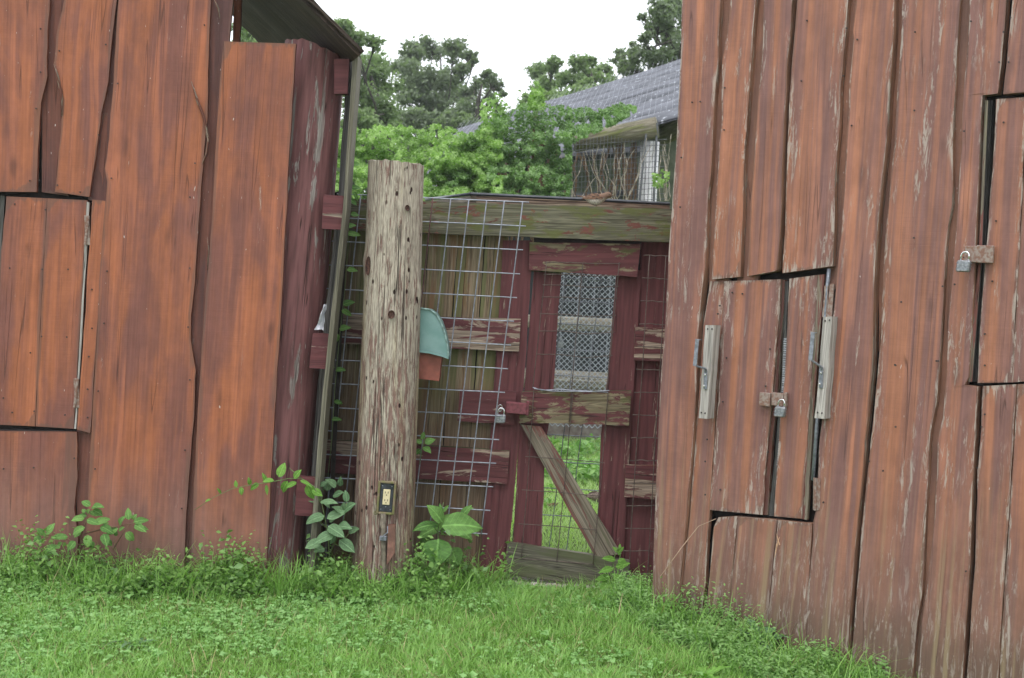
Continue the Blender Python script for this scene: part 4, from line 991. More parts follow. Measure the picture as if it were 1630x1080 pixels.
V, Fq = leaf_cards(Cs, rng.uniform(.04, .09, len(Cs)), .8, .6, .2)
tag(arr_mesh('weeds', V, Fq, np.repeat(rng.random(len(Cs)), 4), m_weed2), 'broad leafy weeds in the yard beyond the gate', 'weeds', kind='stuff')
# gravel at the gate
w = MB()
for i in range(2600):
    gx, gy = random.uniform(-.15, .62), 6.98 + random.random() ** 1.4 * .75; s = random.uniform(.004, .012)
    if noise.noise((gx * 5, gy * 5, 3)) < -.25: continue
    c = Vector((gx, gy, gz(gx, gy) + s * .3)); a = random.random() * 6.28
    vs = [c + Vector((math.cos(a + t) * s * random.uniform(.7, 1.2), math.sin(a + t) * s * random.uniform(.7, 1.2), 0)) for t in (0, 1.57, 3.14, 4.71)] + [c + Vector((random.uniform(-.2, .2) * s, random.uniform(-.2, .2) * s, s * .7))]
    w.add(vs, [(0, 1, 4), (1, 2, 4), (2, 3, 4), (3, 0, 4)], rnd=random.random())
mg = M('pale gravel', .85); cgr = mg.mix(mg.rnd, (.22, .18, .16), (.52, .47, .45)); mg.fin(cgr)
tag(w.build('gravel', mg.m), 'pale loose gravel under and behind the gate', 'gravel', kind='stuff')

# ------------------------------------------------------------------ individual plants
def big_leaf(mb, base, d, nrm, L, W, rnd, droop=.25, shape=0, nu=9):
    d = Vector(d).normalized(); nrm = Vector(nrm); nrm = (nrm - d * nrm.dot(d)).normalized(); s = d.cross(nrm)
    vs = []; uv = []; p = Vector(base); dd = d.copy()
    for i in range(nu):
        t = i / (nu - 1)
        if shape == 0: wv = math.sin(math.pi * min(1, t ** .72)) ** .85       # ovate
        elif shape == 1: wv = math.sin(math.pi * t ** .9) * .9 * (1 + .35 * (1 if i % 2 else -1))   # toothed
        else: wv = math.sin(math.pi * t ** .8) * .75
        if i == nu - 1: wv = 0.0
        wv = max(wv, .02) * W / 2
        for c in (-1, -.5, 0, .5, 1):
            lift = .22 * abs(c) * wv + .05 * W * math.sin(t * 9 + c * 2 + rnd * 20) * abs(c)
            vs.append(p + s * (c * wv) + nrm * lift); uv.append((c * wv / W, t))
        ax = s; dd = (Matrix.Rotation(-droop * 1.6 / nu * (1 + t), 3, ax) @ dd).normalized() if True else dd
        nrm = (nrm - dd * nrm.dot(dd)).normalized(); p = p + dd * (L / (nu - 1))
    fs = [(i * 5 + c, i * 5 + c + 1, (i + 1) * 5 + c + 1, (i + 1) * 5 + c) for i in range(nu - 1) for c in range(4)]
    mb.add(vs, fs, uv, rnd)
ml_big = leafmat('broad leaf', (.075, .17, .04), (.15, .29, .075), trans=.2, rough=.5, veins=True)
ml_blue = leafmat('blue green leaf', (.085, .16, .075), (.15, .25, .125), trans=.15, rough=.45, veins=True)
ml_fresh = leafmat('fresh leaf', (.10, .22, .03), (.18, .36, .07), trans=.35, rough=.45, veins=True)
m_stem = plain('green stem', (.12, .17, .06), .6); m_stemr = plain('woody stem', (.14, .085, .05), .8)
def plant(name, label, cat, stems, leaves, Y, lm, sm=m_stem, base=None, rs=.0035, extra=0):
    """stems: lists of pixel points; leaves: (x, y, angle in the picture, length px, width px, tilt, depth)"""
    b = at(*stems[0][0], Y); o = thing(name, (b.x, b.y, gz(b.x, b.y)), label, cat)
    w = MB()
    for s_ in stems:
        P = [at(p[0], p[1], Y + (p[2] if len(p) > 2 else 0)) for p in s_]; tube(w, P, [rs * (1 - .5 * i / (len(P) - 1)) for i in range(len(P))], 5)
    w.build('stem', sm, o, smooth=True)
    w = MB()
    leaves = leaves + [(x + random.uniform(-9, 9), y + random.uniform(-6, 12), an + random.uniform(-50, 50), L * random.uniform(.45, .8), W * random.uniform(.45, .8), tilt, dy + .04) for (x, y, an, L, W, tilt, dy) in leaves if extra and random.random() < extra]
    for (x, y, an, L, W, tilt, dy) in leaves:
        bp = at(x, y, Y + dy); sc = Y / F; a = R(an)
        d = Vector((math.cos(a), -.45 * math.sin(tilt * 1.5 + x) - .25, math.sin(a)))
        n_ = Vector((math.sin(tilt) * .5, -math.cos(tilt) * .9, .75 + .2 * math.sin(x)))
        big_leaf(w, bp, d, n_, L * sc * .95, W * sc * .92, random.random(), droop=random.uniform(.1, .5))
    w.build('leaves', lm, o, smooth=True)
    return o
plant('broadleaf_plant', 'plant with large heart shaped leaves right of the bare post', 'plant',
      [[(700, 925), (699, 880), (697, 845), (702, 820), (706, 800)], [(702, 925), (715, 890), (722, 870)], [(699, 850), (690, 838), (675, 838)], [(700, 845), (725, 830), (740, 830)]],
      [(704, 832, 118, 42, 26, .2, -.03), (699, 836, 172, 50, 20, -.2, 0), (703, 838, 12, 74, 44, .25, -.05), (698, 858, -92, 46, 50, .0, -.08), (700, 838, 200, 42, 26, 0, .06),
       (699, 845, 60, 48, 34, .3, .06), (718, 872, -62, 36, 32, -.2, .03), (690, 862, 195, 34, 30, .2, .08), (706, 815, 60, 16, 8, .2, -.02), (702, 818, 100, 18, 8, 0, -.03), (735, 822, 60, 26, 14, .1, .05), (730, 845, -10, 30, 22, .1, .09), (690, 870, 230, 30, 22, .1, .09)], 6.72, ml_big)
plant('broadleaf_plant', 'grey green leafed plant left of the bare post', 'plant',
      [[(525, 900), (522, 850), (512, 800), (508, 770)], [(525, 880), (545, 840), (552, 800)], [(520, 840), (500, 825), (490, 808)], [(524, 860), (540, 870), (555, 850)]],
      [(508, 798, 160, 30, 16, .2, 0), (510, 800, 20, 36, 14, .3, -.03), (516, 822, 185, 34, 20, 0, -.04), (520, 826, 30, 40, 16, .3, -.05), (522, 838, -20, 36, 22, .1, -.06), (500, 812, 240, 22, 16, 0, 0),
       (530, 850, 200, 34, 22, 0, -.07), (536, 838, 10, 30, 20, .2, -.03), (548, 815, 60, 30, 18, .2, 0), (548, 818, 140, 28, 16, .1, 0), (552, 800, 100, 22, 12, .1, 0), (540, 860, -30, 34, 22, .2, -.06), (512, 862, 200, 30, 20, .1, -.06),
       (555, 848, 40, 22, 16, .2, .03), (508, 775, 120, 20, 10, .1, 0), (508, 775, 40, 18, 9, .1, 0), (530, 790, 30, 24, 16, .1, .05), (535, 775, 130, 24, 16, .1, .06), (520, 782, 80, 20, 14, .1, .07)], 6.60, ml_blue, extra=.7)
plant('young_plant', 'upright fresh green plant at the right foot of the gate', 'plant',
      [[(968, 950), (972, 915), (980, 880), (985, 870)], [(970, 945), (962, 920), (960, 905)]],
      [(985, 884, 85, 20, 8, .1, 0), (983, 892, -15, 20, 14, .2, -.02), (980, 892, 165, 24, 12, .1, -.02), (976, 905, 185, 28, 13, .1, -.03), (980, 903, 25, 26, 14, .2, -.03), (972, 918, 195, 28, 13, 0, -.04), (976, 916, -15, 22, 14, .1, -.04),
       (970, 928, 210, 24, 14, 0, -.03), (974, 925, -50, 22, 14, .1, -.05), (984, 880, 50, 14, 7, .1, 0), (984, 880, 130, 14, 7, .1, 0), (966, 915, 250, 20, 12, .1, -.02)], 6.85, ml_fresh)
plant('bramble', 'straggling bramble with toothed leaf groups at the foot of the orange shed', 'bramble',
      [[(128, 880), (130, 850), (138, 825), (146, 808)], [(130, 870), (100, 855), (72, 852)], [(135, 850), (165, 842), (190, 838), (215, 832)], [(180, 875), (195, 850), (205, 835)]],
      [(144, 806, 145, 20, 12, .1, 0), (146, 808, 30, 26, 14, .2, 0), (148, 812, -20, 20, 13, .1, 0), (134, 826, 170, 22, 14, .1, 0), (138, 828, -10, 24, 13, .1, -.02), (135, 840, 200, 26, 15, 0, -.02), (150, 834, 30, 28, 14, .2, -.02), (160, 838, -15, 26, 16, .1, -.02),
       (74, 850, 60, 22, 13, .1, 0), (70, 852, 120, 18, 12, .1, 0), (66, 856, 190, 18, 12, 0, 0), (108, 855, 175, 28, 15, 0, -.02), (190, 836, 75, 22, 12, .1, 0), (205, 828, 100, 22, 12, .1, 0), (212, 832, 20, 28, 13, .2, 0), (214, 836, -15, 26, 14, .1, 0), (188, 842, 200, 24, 14, .1, 0),
       (200, 848, -40, 22, 15, .1, -.02), (178, 848, 120, 20, 12, .1, 0), (165, 850, -60, 24, 16, .1, -.03), (140, 852, -80, 22, 15, .1, -.03), (120, 862, 230, 20, 14, .1, -.03), (90, 868, 210, 24, 14, 0, -.03)], 6.46, ml_big, m_stemr, extra=.95)
plant('creeper', 'thin arching vine shoot reaching left across the round maroon pole', 'vine',
      [[(510, 800), (500, 775), (480, 762), (460, 762), (430, 768), (400, 772), (370, 778), (340, 792), (310, 812)], [(480, 762), (460, 745)]],
      [(444, 760, 75, 28, 16, .1, 0), (468, 762, 60, 20, 12, .1, 0), (472, 768, 200, 20, 11, .1, 0), (458, 766, 240, 26, 14, .1, 0), (478, 765, -10, 26, 8, .2, 0), (424, 768, 110, 18, 8, .1, 0), (412, 770, 215, 20, 11, .1, 0), (436, 765, 175, 20, 10, .1, 0),
       (398, 772, 95, 14, 8, .1, 0), (376, 776, 100, 12, 7, .1, 0), (352, 786, 120, 12, 5, .1, 0), (384, 776, -80, 14, 9, .1, 0), (424, 772, -80, 18, 6, 0, 0), (488, 772, -60, 30, 18, .1, 0), (496, 780, -20, 22, 14, .1, 0), (335, 795, 200, 10, 5, 0, 0)], 6.42, ml_fresh, rs=.0024)
plant('creeper', 'green creeper climbing the wire mesh beside the shed corner plank', 'vine',
      [[(522, 760), (528, 700), (533, 620), (540, 540), (548, 470), (554, 400), (556, 340), (560, 300), (558, 255)]],
      [(557, 262, 10, 18, 11, .1, 0), (553, 265, 60, 22, 10, .2, 0), (558, 300, 20, 20, 10, .1, 0), (562, 305, -50, 18, 8, .1, 0), (556, 318, -20, 16, 11, .1, 0), (552, 330, 190, 14, 8, .1, 0), (558, 342, 10, 16, 10, .1, 0), (552, 372, 0, 24, 12, .1, 0), (552, 362, 30, 18, 10, .1, 0),
       (552, 430, 10, 20, 11, .1, 0), (545, 420, 200, 12, 8, .1, 0), (546, 486, 30, 22, 13, .1, 0), (544, 494, -20, 20, 12, .1, 0), (538, 490, 220, 18, 11, .1, 0), (540, 524, 15, 20, 13, .1, 0), (538, 532, 250, 16, 12, .1, 0), (534, 590, 20, 18, 11, .1, 0), (532, 640, 0, 16, 10, .1, 0), (528, 668, 10, 18, 10, .1, 0), (533, 585, 200, 12, 8, .1, 0)], 6.90, ml_big, rs=.002)
plant('seedling', 'small dark leafy sprig against the mesh right of the bare post', 'plant',
      [[(668, 740), (672, 715), (676, 698)]], [(676, 706, 30, 20, 13, .1, 0), (672, 705, 160, 14, 10, .1, 0), (674, 712, -20, 18, 12, .1, 0), (670, 716, 220, 14, 10, .1, 0), (672, 700, 80, 14, 9, 0, 0)], 6.86, ml_big, rs=.002)
def rosette(name, label, x, y, Y, n, L, W, lm, shape=0, up=.7):
    b = at(x, y, Y); o = thing(name, (b.x, b.y, gz(b.x, b.y)), label, 'weed'); w = MB(); b.z = gz(b.x, b.y) + .01
    for i in range(n):
        a = 2 * math.pi * i / n + random.uniform(-.3, .3); u_ = up * random.uniform(.6, 1.3)
        big_leaf(w, b, (math.cos(a), math.sin(a), u_), (-math.cos(a) * .4, -math.sin(a) * .4 - .2, 1), L * random.uniform(.75, 1.15), W * random.uniform(.8, 1.1), random.random(), droop=random.uniform(.4, .9), shape=shape, nu=11 if shape else 9)
    w.build('leaves', lm, o, smooth=True); return o
rosette('dandelion', 'toothed dandelion leaves standing at the right foot of the bare post', 646, 925, 6.5, 9, .13, .05, ml_fresh, 1, 1.3)
rosette('dock_weed', 'blue green broad leaved weed left of the gate', 808, 945, 6.85, 6, .10, .055, ml_blue, 0, .8)
rosette('dock_weed', 'broad leaved weed in the middle of the lawn', 940, 1050, 5.42, 7, .07, .03, ml_blue, 0, .5)
rosette('dock_weed', 'bright green weed with wide leaves low left in the lawn', 60, 1060, 5.5, 7, .09, .03, ml_fresh, 0, .4)
rosette('dock_weed', 'narrow leaved weed tuft at the front of the lawn on the left', 215, 1055, 5.45, 9, .12, .018, ml_blue, 0, .9)
rosette('dandelion', 'toothed leaved weed at the foot of the orange shed', 270, 905, 6.42, 8, .10, .04, ml_blue, 1, .9)
rosette('dock_weed', 'weed with upright leaves below the orange board by the pole', 395, 920, 6.4, 7, .13, .045, ml_fresh, 0, 1.4)
rosette('dock_weed', 'weed with tall pale leaves under the wide orange board', 335, 925, 6.4, 6, .12, .045, ml_big, 0, 1.4)
rosette('thistle', 'spiky blue green thistle against the weathered right shed', 1213, 1040, 6.02, 9, .17, .05, ml_blue, 1, 2.2)
rosette('dandelion', 'toothed weed low in the right corner of the lawn', 1120, 1060, 5.5, 9, .13, .04, ml_fresh, 1, .9)
w = MB(); P = [PR.px(1051, 918, RF + .20), PR.px(1085, 872, RF + .12), PR.px(1112, 838, RF + .05), PR.px(1140, 826, RF + .02)]
tube(w, P, [.0016, .0022, .002, .0012], 5)
tag(w.build('dry_stalk', plain('dry straw', (.36, .25, .17), .7), loc=P[0], smooth=True), 'long thin dry stalk leaning on the left end of the weathered shed', 'dry stalk')
w = MB(); tube(w, [PR.px(1233, 888, RF + .02), PR.px(1237, 868, RF + .024), PR.px(1241, 855, RF + .02)], [.001, .004, .001], 5); tube(w, [PR.px(1241, 868, RF + .024), PR.px(1236, 850, RF + .02)], [.003, .001], 5)
tag(w.build('wood_splinter', plain('pale splinter', (.55, .33, .2), .7), loc=P[0]), 'small pale splinter standing off the boards below the double hatch doors', 'splinter')
w = MB(); tube(w, [at(985, 946 + 30, 6.2), at(987, 965, 6.2), at(991, 945, 6.2)], [.003, .0025, .001], 5)
tag(w.build('dry_stalk', plain('pale dry straw', (.45, .38, .22), .7), loc=at(985, 970, 6.2)), 'short dry stalk standing in the lawn in front of the gate', 'dry stalk')

# ------------------------------------------------------------------ birds
def bird(label, pos, s, yaw, pitch=0.0, mats=None, head=True):
    o = thing('sparrow', pos, label, 'bird')
    Mx = Matrix.Rotation(yaw, 3, 'Z') @ Matrix.Rotation(-pitch, 3, 'Y')
    # body outline along x: tail at -, head at +   (x, z centre, half height, half width)
    prof = [(-1.10, .16, .015, .05), (-.80, .12, .04, .09), (-.55, .04, .13, .14), (-.30, -.04, .26, .25), (0, -.05, .33, .31), (.25, .02, .31, .29), (.42, .12, .25, .24), (.56, .22, .215, .21), (.70, .26, .19, .185), (.82, .25, .12, .12), (.88, .24, .05, .05)]
    n = 14; vs = []
    for (x, zc, hz, hy) in prof:
        for k in range(n):
            a = 2 * math.pi * k / n; vs.append(Vector((x, math.cos(a) * hy, zc + math.sin(a) * hz + .42)) * s)
    m_ = len(prof); fs = [(i * n + k, i * n + (k + 1) % n, (i + 1) * n + (k + 1) % n, (i + 1) * n + k) for i in range(m_ - 1) for k in range(n)] + [tuple(reversed(range(n))), tuple((m_ - 1) * n + k for k in range(n))]
    T = lambda v: Vector(pos) + Mx @ v
    w = MB(); w.add([T(v) for v in vs], fs, [(v.x / s, v.z / s) for v in vs], .2); w.build('body', mats[0], o, smooth=True)
    for sy in (-1, 1):
        w = MB(); g_ = []
        for i in range(7):
            t = i / 6; x = .34 - 1.15 * t; z = .52 + .10 * math.sin(t * 3) - .12 * t; hw = .17 * math.sin(math.pi * min(1, .15 + t * .85)) + .01
            for c in (-1, 0, 1): g_.append(Vector((x, sy * ((.33 if c < 1 else .28) - .22 * t * t + (.02 if c == 0 else 0)), z + c * hw)) * s)
        w.add([T(v) for v in g_], [(i * 3 + c, i * 3 + c + 1, (i + 1) * 3 + c + 1, (i + 1) * 3 + c) for i in range(6) for c in range(2)], [(v.x / s, v.z / s) for v in g_], .6); w.build('wing', mats[1], o, smooth=True)
    w = MB(); tube(w, [T(Vector((.85, 0, .665)) * s), T(Vector((1.02, 0, .64)) * s)], [.05 * s, .006 * s], 6); w.build('beak', mats[2], o)
    for sy in (-1, 1):
        w = MB(); tube(w, [T(Vector((.70, sy * .17, .70)) * s), T(Vector((.705, sy * .195, .705)) * s)], [.032 * s, .02 * s], 8); w.build('eye', m_dark, o)
    w = MB()
    for sy in (-1, 1):
        f_ = T(Vector((.02, sy * .1, 0)) * s); tube(w, [T(Vector((0, sy * .1, .16)) * s), f_], .018 * s, 5)
        for dx in (-.12, .10, .14): tube(w, [f_, f_ + Mx @ Vector((dx, (dx - .12) * .4 * sy, 0)) * s], .012 * s, 4)
    w.build('leg', mats[2], o)
    return o
mb_ = M('sparrow plumage', .8); sp = mb_.t.nodes.new('ShaderNodeSeparateXYZ'); mb_.L(mb_.uv, sp.inputs[0])
cb = mb_.mix(mb_.ramp(sp.outputs[1], .42, .56), (.50, .45, .40), (.19, .12, .085)); cb = mb_.mix(mb_.ramp(mb_.noise(26, 9), .5, .6), cb, mb_.mix(.5, cb, (.05, .03, .02)))
mb_.fin(cb)
mw_ = M('sparrow wing', .8); cw = mw_.mix(mw_.ramp(mw_.noise(5, 26, detail=2), .45, .55), (.24, .135, .09), (.075, .048, .036)); mw_.fin(cw)
mk_ = plain('sparrow beak and leg', (.16, .11, .08), .5)
bt = PG.px(949, 329, .105) - PG.n * .03
bird('small brown sparrow perched on the mossy top beam above the gate', bt, .088, R(4), .02, (mb_.m, mw_.m, mk_))
yb = 9.6; pb = Vector((at(881, 818, yb).x, yb, gz(at(881, 818, yb).x, yb)))
bird('small brown sparrow feeding on the grass beyond the gate', pb, .05, R(160), -.35, (mb_.m, mw_.m, mk_))
yb = 9.9; pb = Vector((at(952, 775, yb).x, yb, at(952, 783, yb).z - .03))
mh = M('mottled brown feathers', .85); ch = mh.mix(mh.ramp(mh.noise(22, 30, detail=4), .42, .58), (.07, .05, .045), (.34, .26, .23)); mh.fin(ch)
pb.z = gz(pb.x, pb.y)
bird('mottled brown bird standing on the grass behind the brace of the gate', pb, .115, R(20), .0, (mh.m, mh.m, mk_))

# ------------------------------------------------------------------ aviary behind
av = thing('aviary', (1.3, 14, 0), 'aviary with a grey corrugated roof, mossy log frame and wire sides beyond the fence', 'aviary')
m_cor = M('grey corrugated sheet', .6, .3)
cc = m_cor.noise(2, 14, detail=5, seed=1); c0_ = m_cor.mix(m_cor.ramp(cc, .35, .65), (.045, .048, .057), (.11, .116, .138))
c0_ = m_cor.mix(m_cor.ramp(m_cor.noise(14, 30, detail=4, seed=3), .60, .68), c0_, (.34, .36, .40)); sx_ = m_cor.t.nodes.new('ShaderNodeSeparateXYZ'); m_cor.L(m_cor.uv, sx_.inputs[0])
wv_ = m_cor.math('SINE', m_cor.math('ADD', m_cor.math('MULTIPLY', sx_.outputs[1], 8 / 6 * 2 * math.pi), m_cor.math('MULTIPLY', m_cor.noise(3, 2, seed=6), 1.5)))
c0_ = m_cor.mix(m_cor.ramp(wv_, -1.0, .0, .9, 0), c0_, (.015, .015, .018)); c0_ = m_cor.mix(m_cor.ramp(wv_, .75, 1.0, 0, .15), c0_, (.42, .44, .50)); m_cor.fin(c0_, m_cor.bump(cc, .4, .01))  # dark valleys and pale crests painted in as the ridges' light and shade
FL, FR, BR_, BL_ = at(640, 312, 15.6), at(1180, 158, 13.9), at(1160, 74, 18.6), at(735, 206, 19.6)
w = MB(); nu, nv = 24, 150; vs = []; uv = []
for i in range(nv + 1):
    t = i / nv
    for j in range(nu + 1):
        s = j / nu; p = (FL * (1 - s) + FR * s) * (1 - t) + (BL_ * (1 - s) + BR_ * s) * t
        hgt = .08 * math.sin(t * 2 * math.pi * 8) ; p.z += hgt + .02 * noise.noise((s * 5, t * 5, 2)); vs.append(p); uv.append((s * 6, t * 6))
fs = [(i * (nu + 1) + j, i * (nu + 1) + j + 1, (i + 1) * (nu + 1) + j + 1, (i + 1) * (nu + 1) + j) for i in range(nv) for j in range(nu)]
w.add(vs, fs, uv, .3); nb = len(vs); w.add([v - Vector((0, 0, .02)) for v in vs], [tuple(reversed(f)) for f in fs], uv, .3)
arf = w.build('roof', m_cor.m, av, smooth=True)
# netting laid over the roof
w = MB()
for j in range(60):
    s = j / 59; tube(w, [(FL * (1 - s) + FR * s) * (1 - t) + (BL_ * (1 - s) + BR_ * s) * t + Vector((.02 * noise.noise((s * 30, t * 9, 1)), 0, .055 * math.cos(t * 30 * math.pi) * .0 + .09)) for t in [k / 10 for k in range(11)]], .0016, 3)
w.build('roof_netting', m_steel, arf)
m_log = painted('mossy log', (.12, .11, .07), (.15, .13, .09), (.26, .235, .18), .42, (6, 1), green=(.13, .15, .035), gth=.50)
m_log2 = painted('grey log', (.3, .26, .2), (.30, .26, .20), (.52, .47, .38), .42, (8, 1.5), green=(.30, .28, .12), gth=.64)
w = MB(); a, b = at(915, 228, 14.15), at(1046, 203, 13.95)
tube(w, [a, (a + b) / 2, b], [.095, .10, .105], 16); w.build('eave_log', m_log, av, smooth=True)
w = MB(); a, b = at(1046, 196, 14.0), at(1150, 165, 13.6); tube(w, [at(1052, 215, 15.2), b], [.12, .12], 14); w.build('eave_log', m_log, av, smooth=True)
w = MB(); a, b = at(1035, 226, 14.05), at(1010, 690, 14.05); tube(w, [a, (a + b) / 2, Vector((b.x, b.y, -.05))], [.092, .09, .095], 14)
w.build('post', painted('whitewashed post', (.72, .72, .74), (.42, .41, .39), (.60, .58, .55), .60, (14, 2), green=(.30, .29, .26), gth=.6), av, smooth=True)
w = MB()
for (p0_, p1_, r_) in (((870, 513, 14.2), (1090, 524, 14.2), .068), ((700, 504, 14.2), (870, 513, 14.2), .066), ((860, 603, 14.2), (1090, 616, 14.2), .10), ((700, 594, 14.2), (860, 603, 14.2), .10)):
    tube(w, [at(*p0_), at(*p1_)], r_, 14)
w.build('rail_log', m_log2, av, smooth=True)
w = MB(); tube(w, [at(700, 275, 14.3), at(915, 250, 14.3), at(1030, 240, 14.3)], .055, 10); tube(w, [at(900, 318, 14.5), at(1020, 308, 14.5)], .05, 10)
w.build('steel_beam', m_blackm, av, smooth=True)
w = MB(); board(w, Plane((0, 15.0, 0), 0), [(994, 245), (991, 308)], [(1013, 243), (1010, 308)], 0, th=.05, n=6)
w.build('inner_plank', [painted('brown shed plank', (.22, .12, .075), (.15, .1, .07), (.3, .22, .15), .6), m_edge], av)
w = MB()
for px_ in (900, 925, 950, 975): tube(w, [at(px_ - 2, 430, 14.5), at(px_ - 14, 640, 14.5)], .007, 6)
w.build('steel_bar', m_steel, av)
w = MB()
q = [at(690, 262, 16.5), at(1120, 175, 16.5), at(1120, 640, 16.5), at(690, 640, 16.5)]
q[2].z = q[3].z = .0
solid(w, q, (0, .05, 0)); w.build('back_wall', plain('interior shade lining', (.022, .026, .032), .9, var=.8, scale=3, col2=(.05, .055, .06)), av)  # near-black sheet stands in for the shade inside the aviary
w = MB(); q = [at(880, 240, 16.3), at(1110, 190, 16.3), at(1110, 345, 16.3), at(880, 345, 16.3)]; solid(w, q, (0, .05, 0)); w.build('lining_panel', plain('mossy aviary lining', (.085, .105, .07), .9, var=.6, scale=3, col2=(.19, .21, .16)), av)
w = MB()
q = [at(700, 622, 14.1), at(1110, 640, 14.1), at(1110, 690, 14.1), at(700, 680, 14.1)]; 
for p in q[2:]: p.z = -.02
solid(w, q, (0, .1, 0)); w.build('kick_wall', plain('grey pink stone footing', (.20, .15, .14), .9, var=.5, scale=9, col2=(.32, .28, .26)), av)
# wire on the upper wall
w = MB()
for k in range(26):
    x_ = 902 + k * 5.6; tube(w, [at(x_ + 4, 224 + (x_ - 902) * -.12, 13.95), at(x_, 330, 13.95)], .0026, 4)
for k in range(14):
    tube(w, [at(900, 232 + k * 8.5, 13.95), at(1062, 222 + k * 8.6, 13.95)], .0026, 4)
for a_, b_ in (((1030, 198), (1017, 330)), ((1046, 196), (1040, 330))): tube(w, [at(*a_, 13.9), at(*b_, 13.9)], .012, 6)
w.build('wire_wall', plain('dark aviary wire', (.12, .125, .14), .6), av)
# chain link: zigzag wires
w = MB(); Yc = 13.95; pit = .056
xL, xR = at(850, 540, Yc).x, at(1010, 540, Yc).x; zT, zB = at(900, 425, Yc).z, .10
nc = int((xR - xL) / pit) + 2; nr = int((zT - zB) / pit) * 2
for i in range(nc):
    for ph in (0, 1):
        pts = []
        for j in range(nr + 1):
            sd_ = (j + ph) % 2; pts.append((xL + i * pit + sd_ * pit * .5 * (1 if ph == 0 else 1) + (pit * .0), Yc + .004 * sd_, zT - j * pit * .5))
        if ph == 0: tube(w, pts, .0052, 3, cap=False)
        else: tube(w, [(p[0] - (0 if True else 0), p[1], p[2]) for p in [(xL + i * pit + (-.5 * pit if (j % 2) else 0) + .0, Yc + .003, zT - j * pit * .5) for j in range(nr + 1)]], .0052, 3, cap=False)
w.build('chain_link', plain('bright chain link', (.42, .45, .50), .45, .3), av)
tag(thing('padlock', at(890, 548, 13.85), 'tiny pale padlock far behind the gate on the chain link', 'padlock'))
w = MB(); box(w, at(892, 549, 13.85), (.03, 0, 0), (0, 0, .03), (0, .015, 0), bev=.006); tube(w, [at(888, 544, 13.85), at(889, 538, 13.85), at(894, 538, 13.85), at(896, 544, 13.85)], .006, 5)
lk = w.build('lock_body', m_lock, bpy.data.objects['padlock'] if False else [o for o in bpy.data.objects if o.get('label', '').startswith('tiny pale')][0])

# dry stems over the aviary wire
dst = thing('dry_vine', at(980, 315, 13.6), 'tangle of bare dry vine stems over the aviary wire', 'dry vine')
w = MB(); random.seed(11)
for k in range(26):
    x0, y0 = (random.uniform(895, 1010), 320) if k < 20 else (random.uniform(1048, 1064), 320)
    P = []; x_, y_ = x0, y0; dx = random.uniform(-5.5, 5.5) if k < 20 else random.uniform(-1, 1)
    for j in range(9):
        P.append(at(x_, y_, 13.75 + .1 * noise.noise((k, j * .5, 1)))); x_ += dx + random.uniform(-3.5, 3.5); y_ -= random.uniform(6, 15)
        if y_ < 205: break
    tube(w, P, [random.uniform(.0025, .006) * (1 - .07 * i) for i in range(len(P))], 4)
w.build('stem', plain('dry vine stem', (.38, .33, .27), .8, var=.3), dst)

# ------------------------------------------------------------------ vines
def foliage(cands, size, mat, name, label=None, cat=None, parent=None, up_bias=.5, kind=None, aspect=.6, rv=None, loc=None):
    C = np.array(cands); V, Fq = leaf_cards(C, size, up_bias, aspect, .35)
    rr = np.clip(rng.normal(.5, .25, len(C)), 0, 1) if rv is None else rv
    o = arr_mesh(name, V, Fq, np.repeat(rr, 4), mat, parent, loc=loc)
    if label: tag(o, label, cat, kind=kind)
    return o
def curve_at(c, x):
    for (a, b) in zip(c[:-1], c[1:]):
        if a[0] <= x <= b[0]: return a[1] + (b[1] - a[1]) * (x - a[0]) / (b[0] - a[0])
    return None
def vine_mass(n, top, bottom, Yf, Yb, s0, s1, mat, label, seed):
    random.seed(seed); C = []; rv = []
    while len(C) < n:
        x = random.uniform(top[0][0], top[-1][0]); yt = curve_at(top, x); ybm = curve_at(bottom, x)
        if yt is None or ybm is None: continue
        t = random.random() ** .85; wob = 9 * noise.noise((x * .035, seed, 1)) + 6 * noise.noise((x * .12, seed, 4))
        y = yt + wob + (ybm - yt - wob) * t
        d = noise.noise((x * .022, y * .03, seed)) + .5 * noise.noise((x * .07, y * .09, seed + 3))
        if noise.noise((x * .09, y * .11, seed + 8)) < -.34: continue
        Y = Yf + (Yb - Yf) * (1 - t) ** 1.3 + d * .8 + abs(random.gauss(0, .16))
        C.append(tuple(at(x, y, Y))); rv.append(min(1, max(0, random.gauss(.42 + .6 * d * -1 + .3 * (1 - t), .26))))  # leaf tone carries shading: darker in hollows, paler towards the top
    b = at(top[0][0] + 60, 330, Yf); o = thing('vine', (b.x, Yf + .5, 0), label, 'vine')
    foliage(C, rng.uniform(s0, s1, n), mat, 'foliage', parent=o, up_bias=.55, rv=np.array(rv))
    w = MB()
    for k in range(16):
        x = random.uniform(top[0][0], top[-1][0]); P = []; y = 420
        while y > (curve_at(top, x) or 250) + 50 and len(P) < 12: P.append(at(x, y, Yf + 1.2)); y -= 22; x = min(max(x + random.uniform(-10, 10), top[0][0]), top[-1][0])
        if len(P) > 2: tube(w, P, .012, 5)
    w.build('stem', m_stemr, o); return o
m_v1 = leafmat('bright vine leaves', (.12, .22, .05), (.30, .45, .15), trans=.38)
m_v2 = leafmat('dark vine leaves', (.07, .14, .045), (.20, .32, .12), trans=.32)
vine_mass(24000, [(530, 205), (600, 200), (660, 205), (700, 195), (740, 215), (780, 200), (800, 215)], [(530, 345), (800, 345)], 11.6, 13.3, .024, .052, m_v1, 'bright green vine growing in a thick mass behind the bare post', 3)
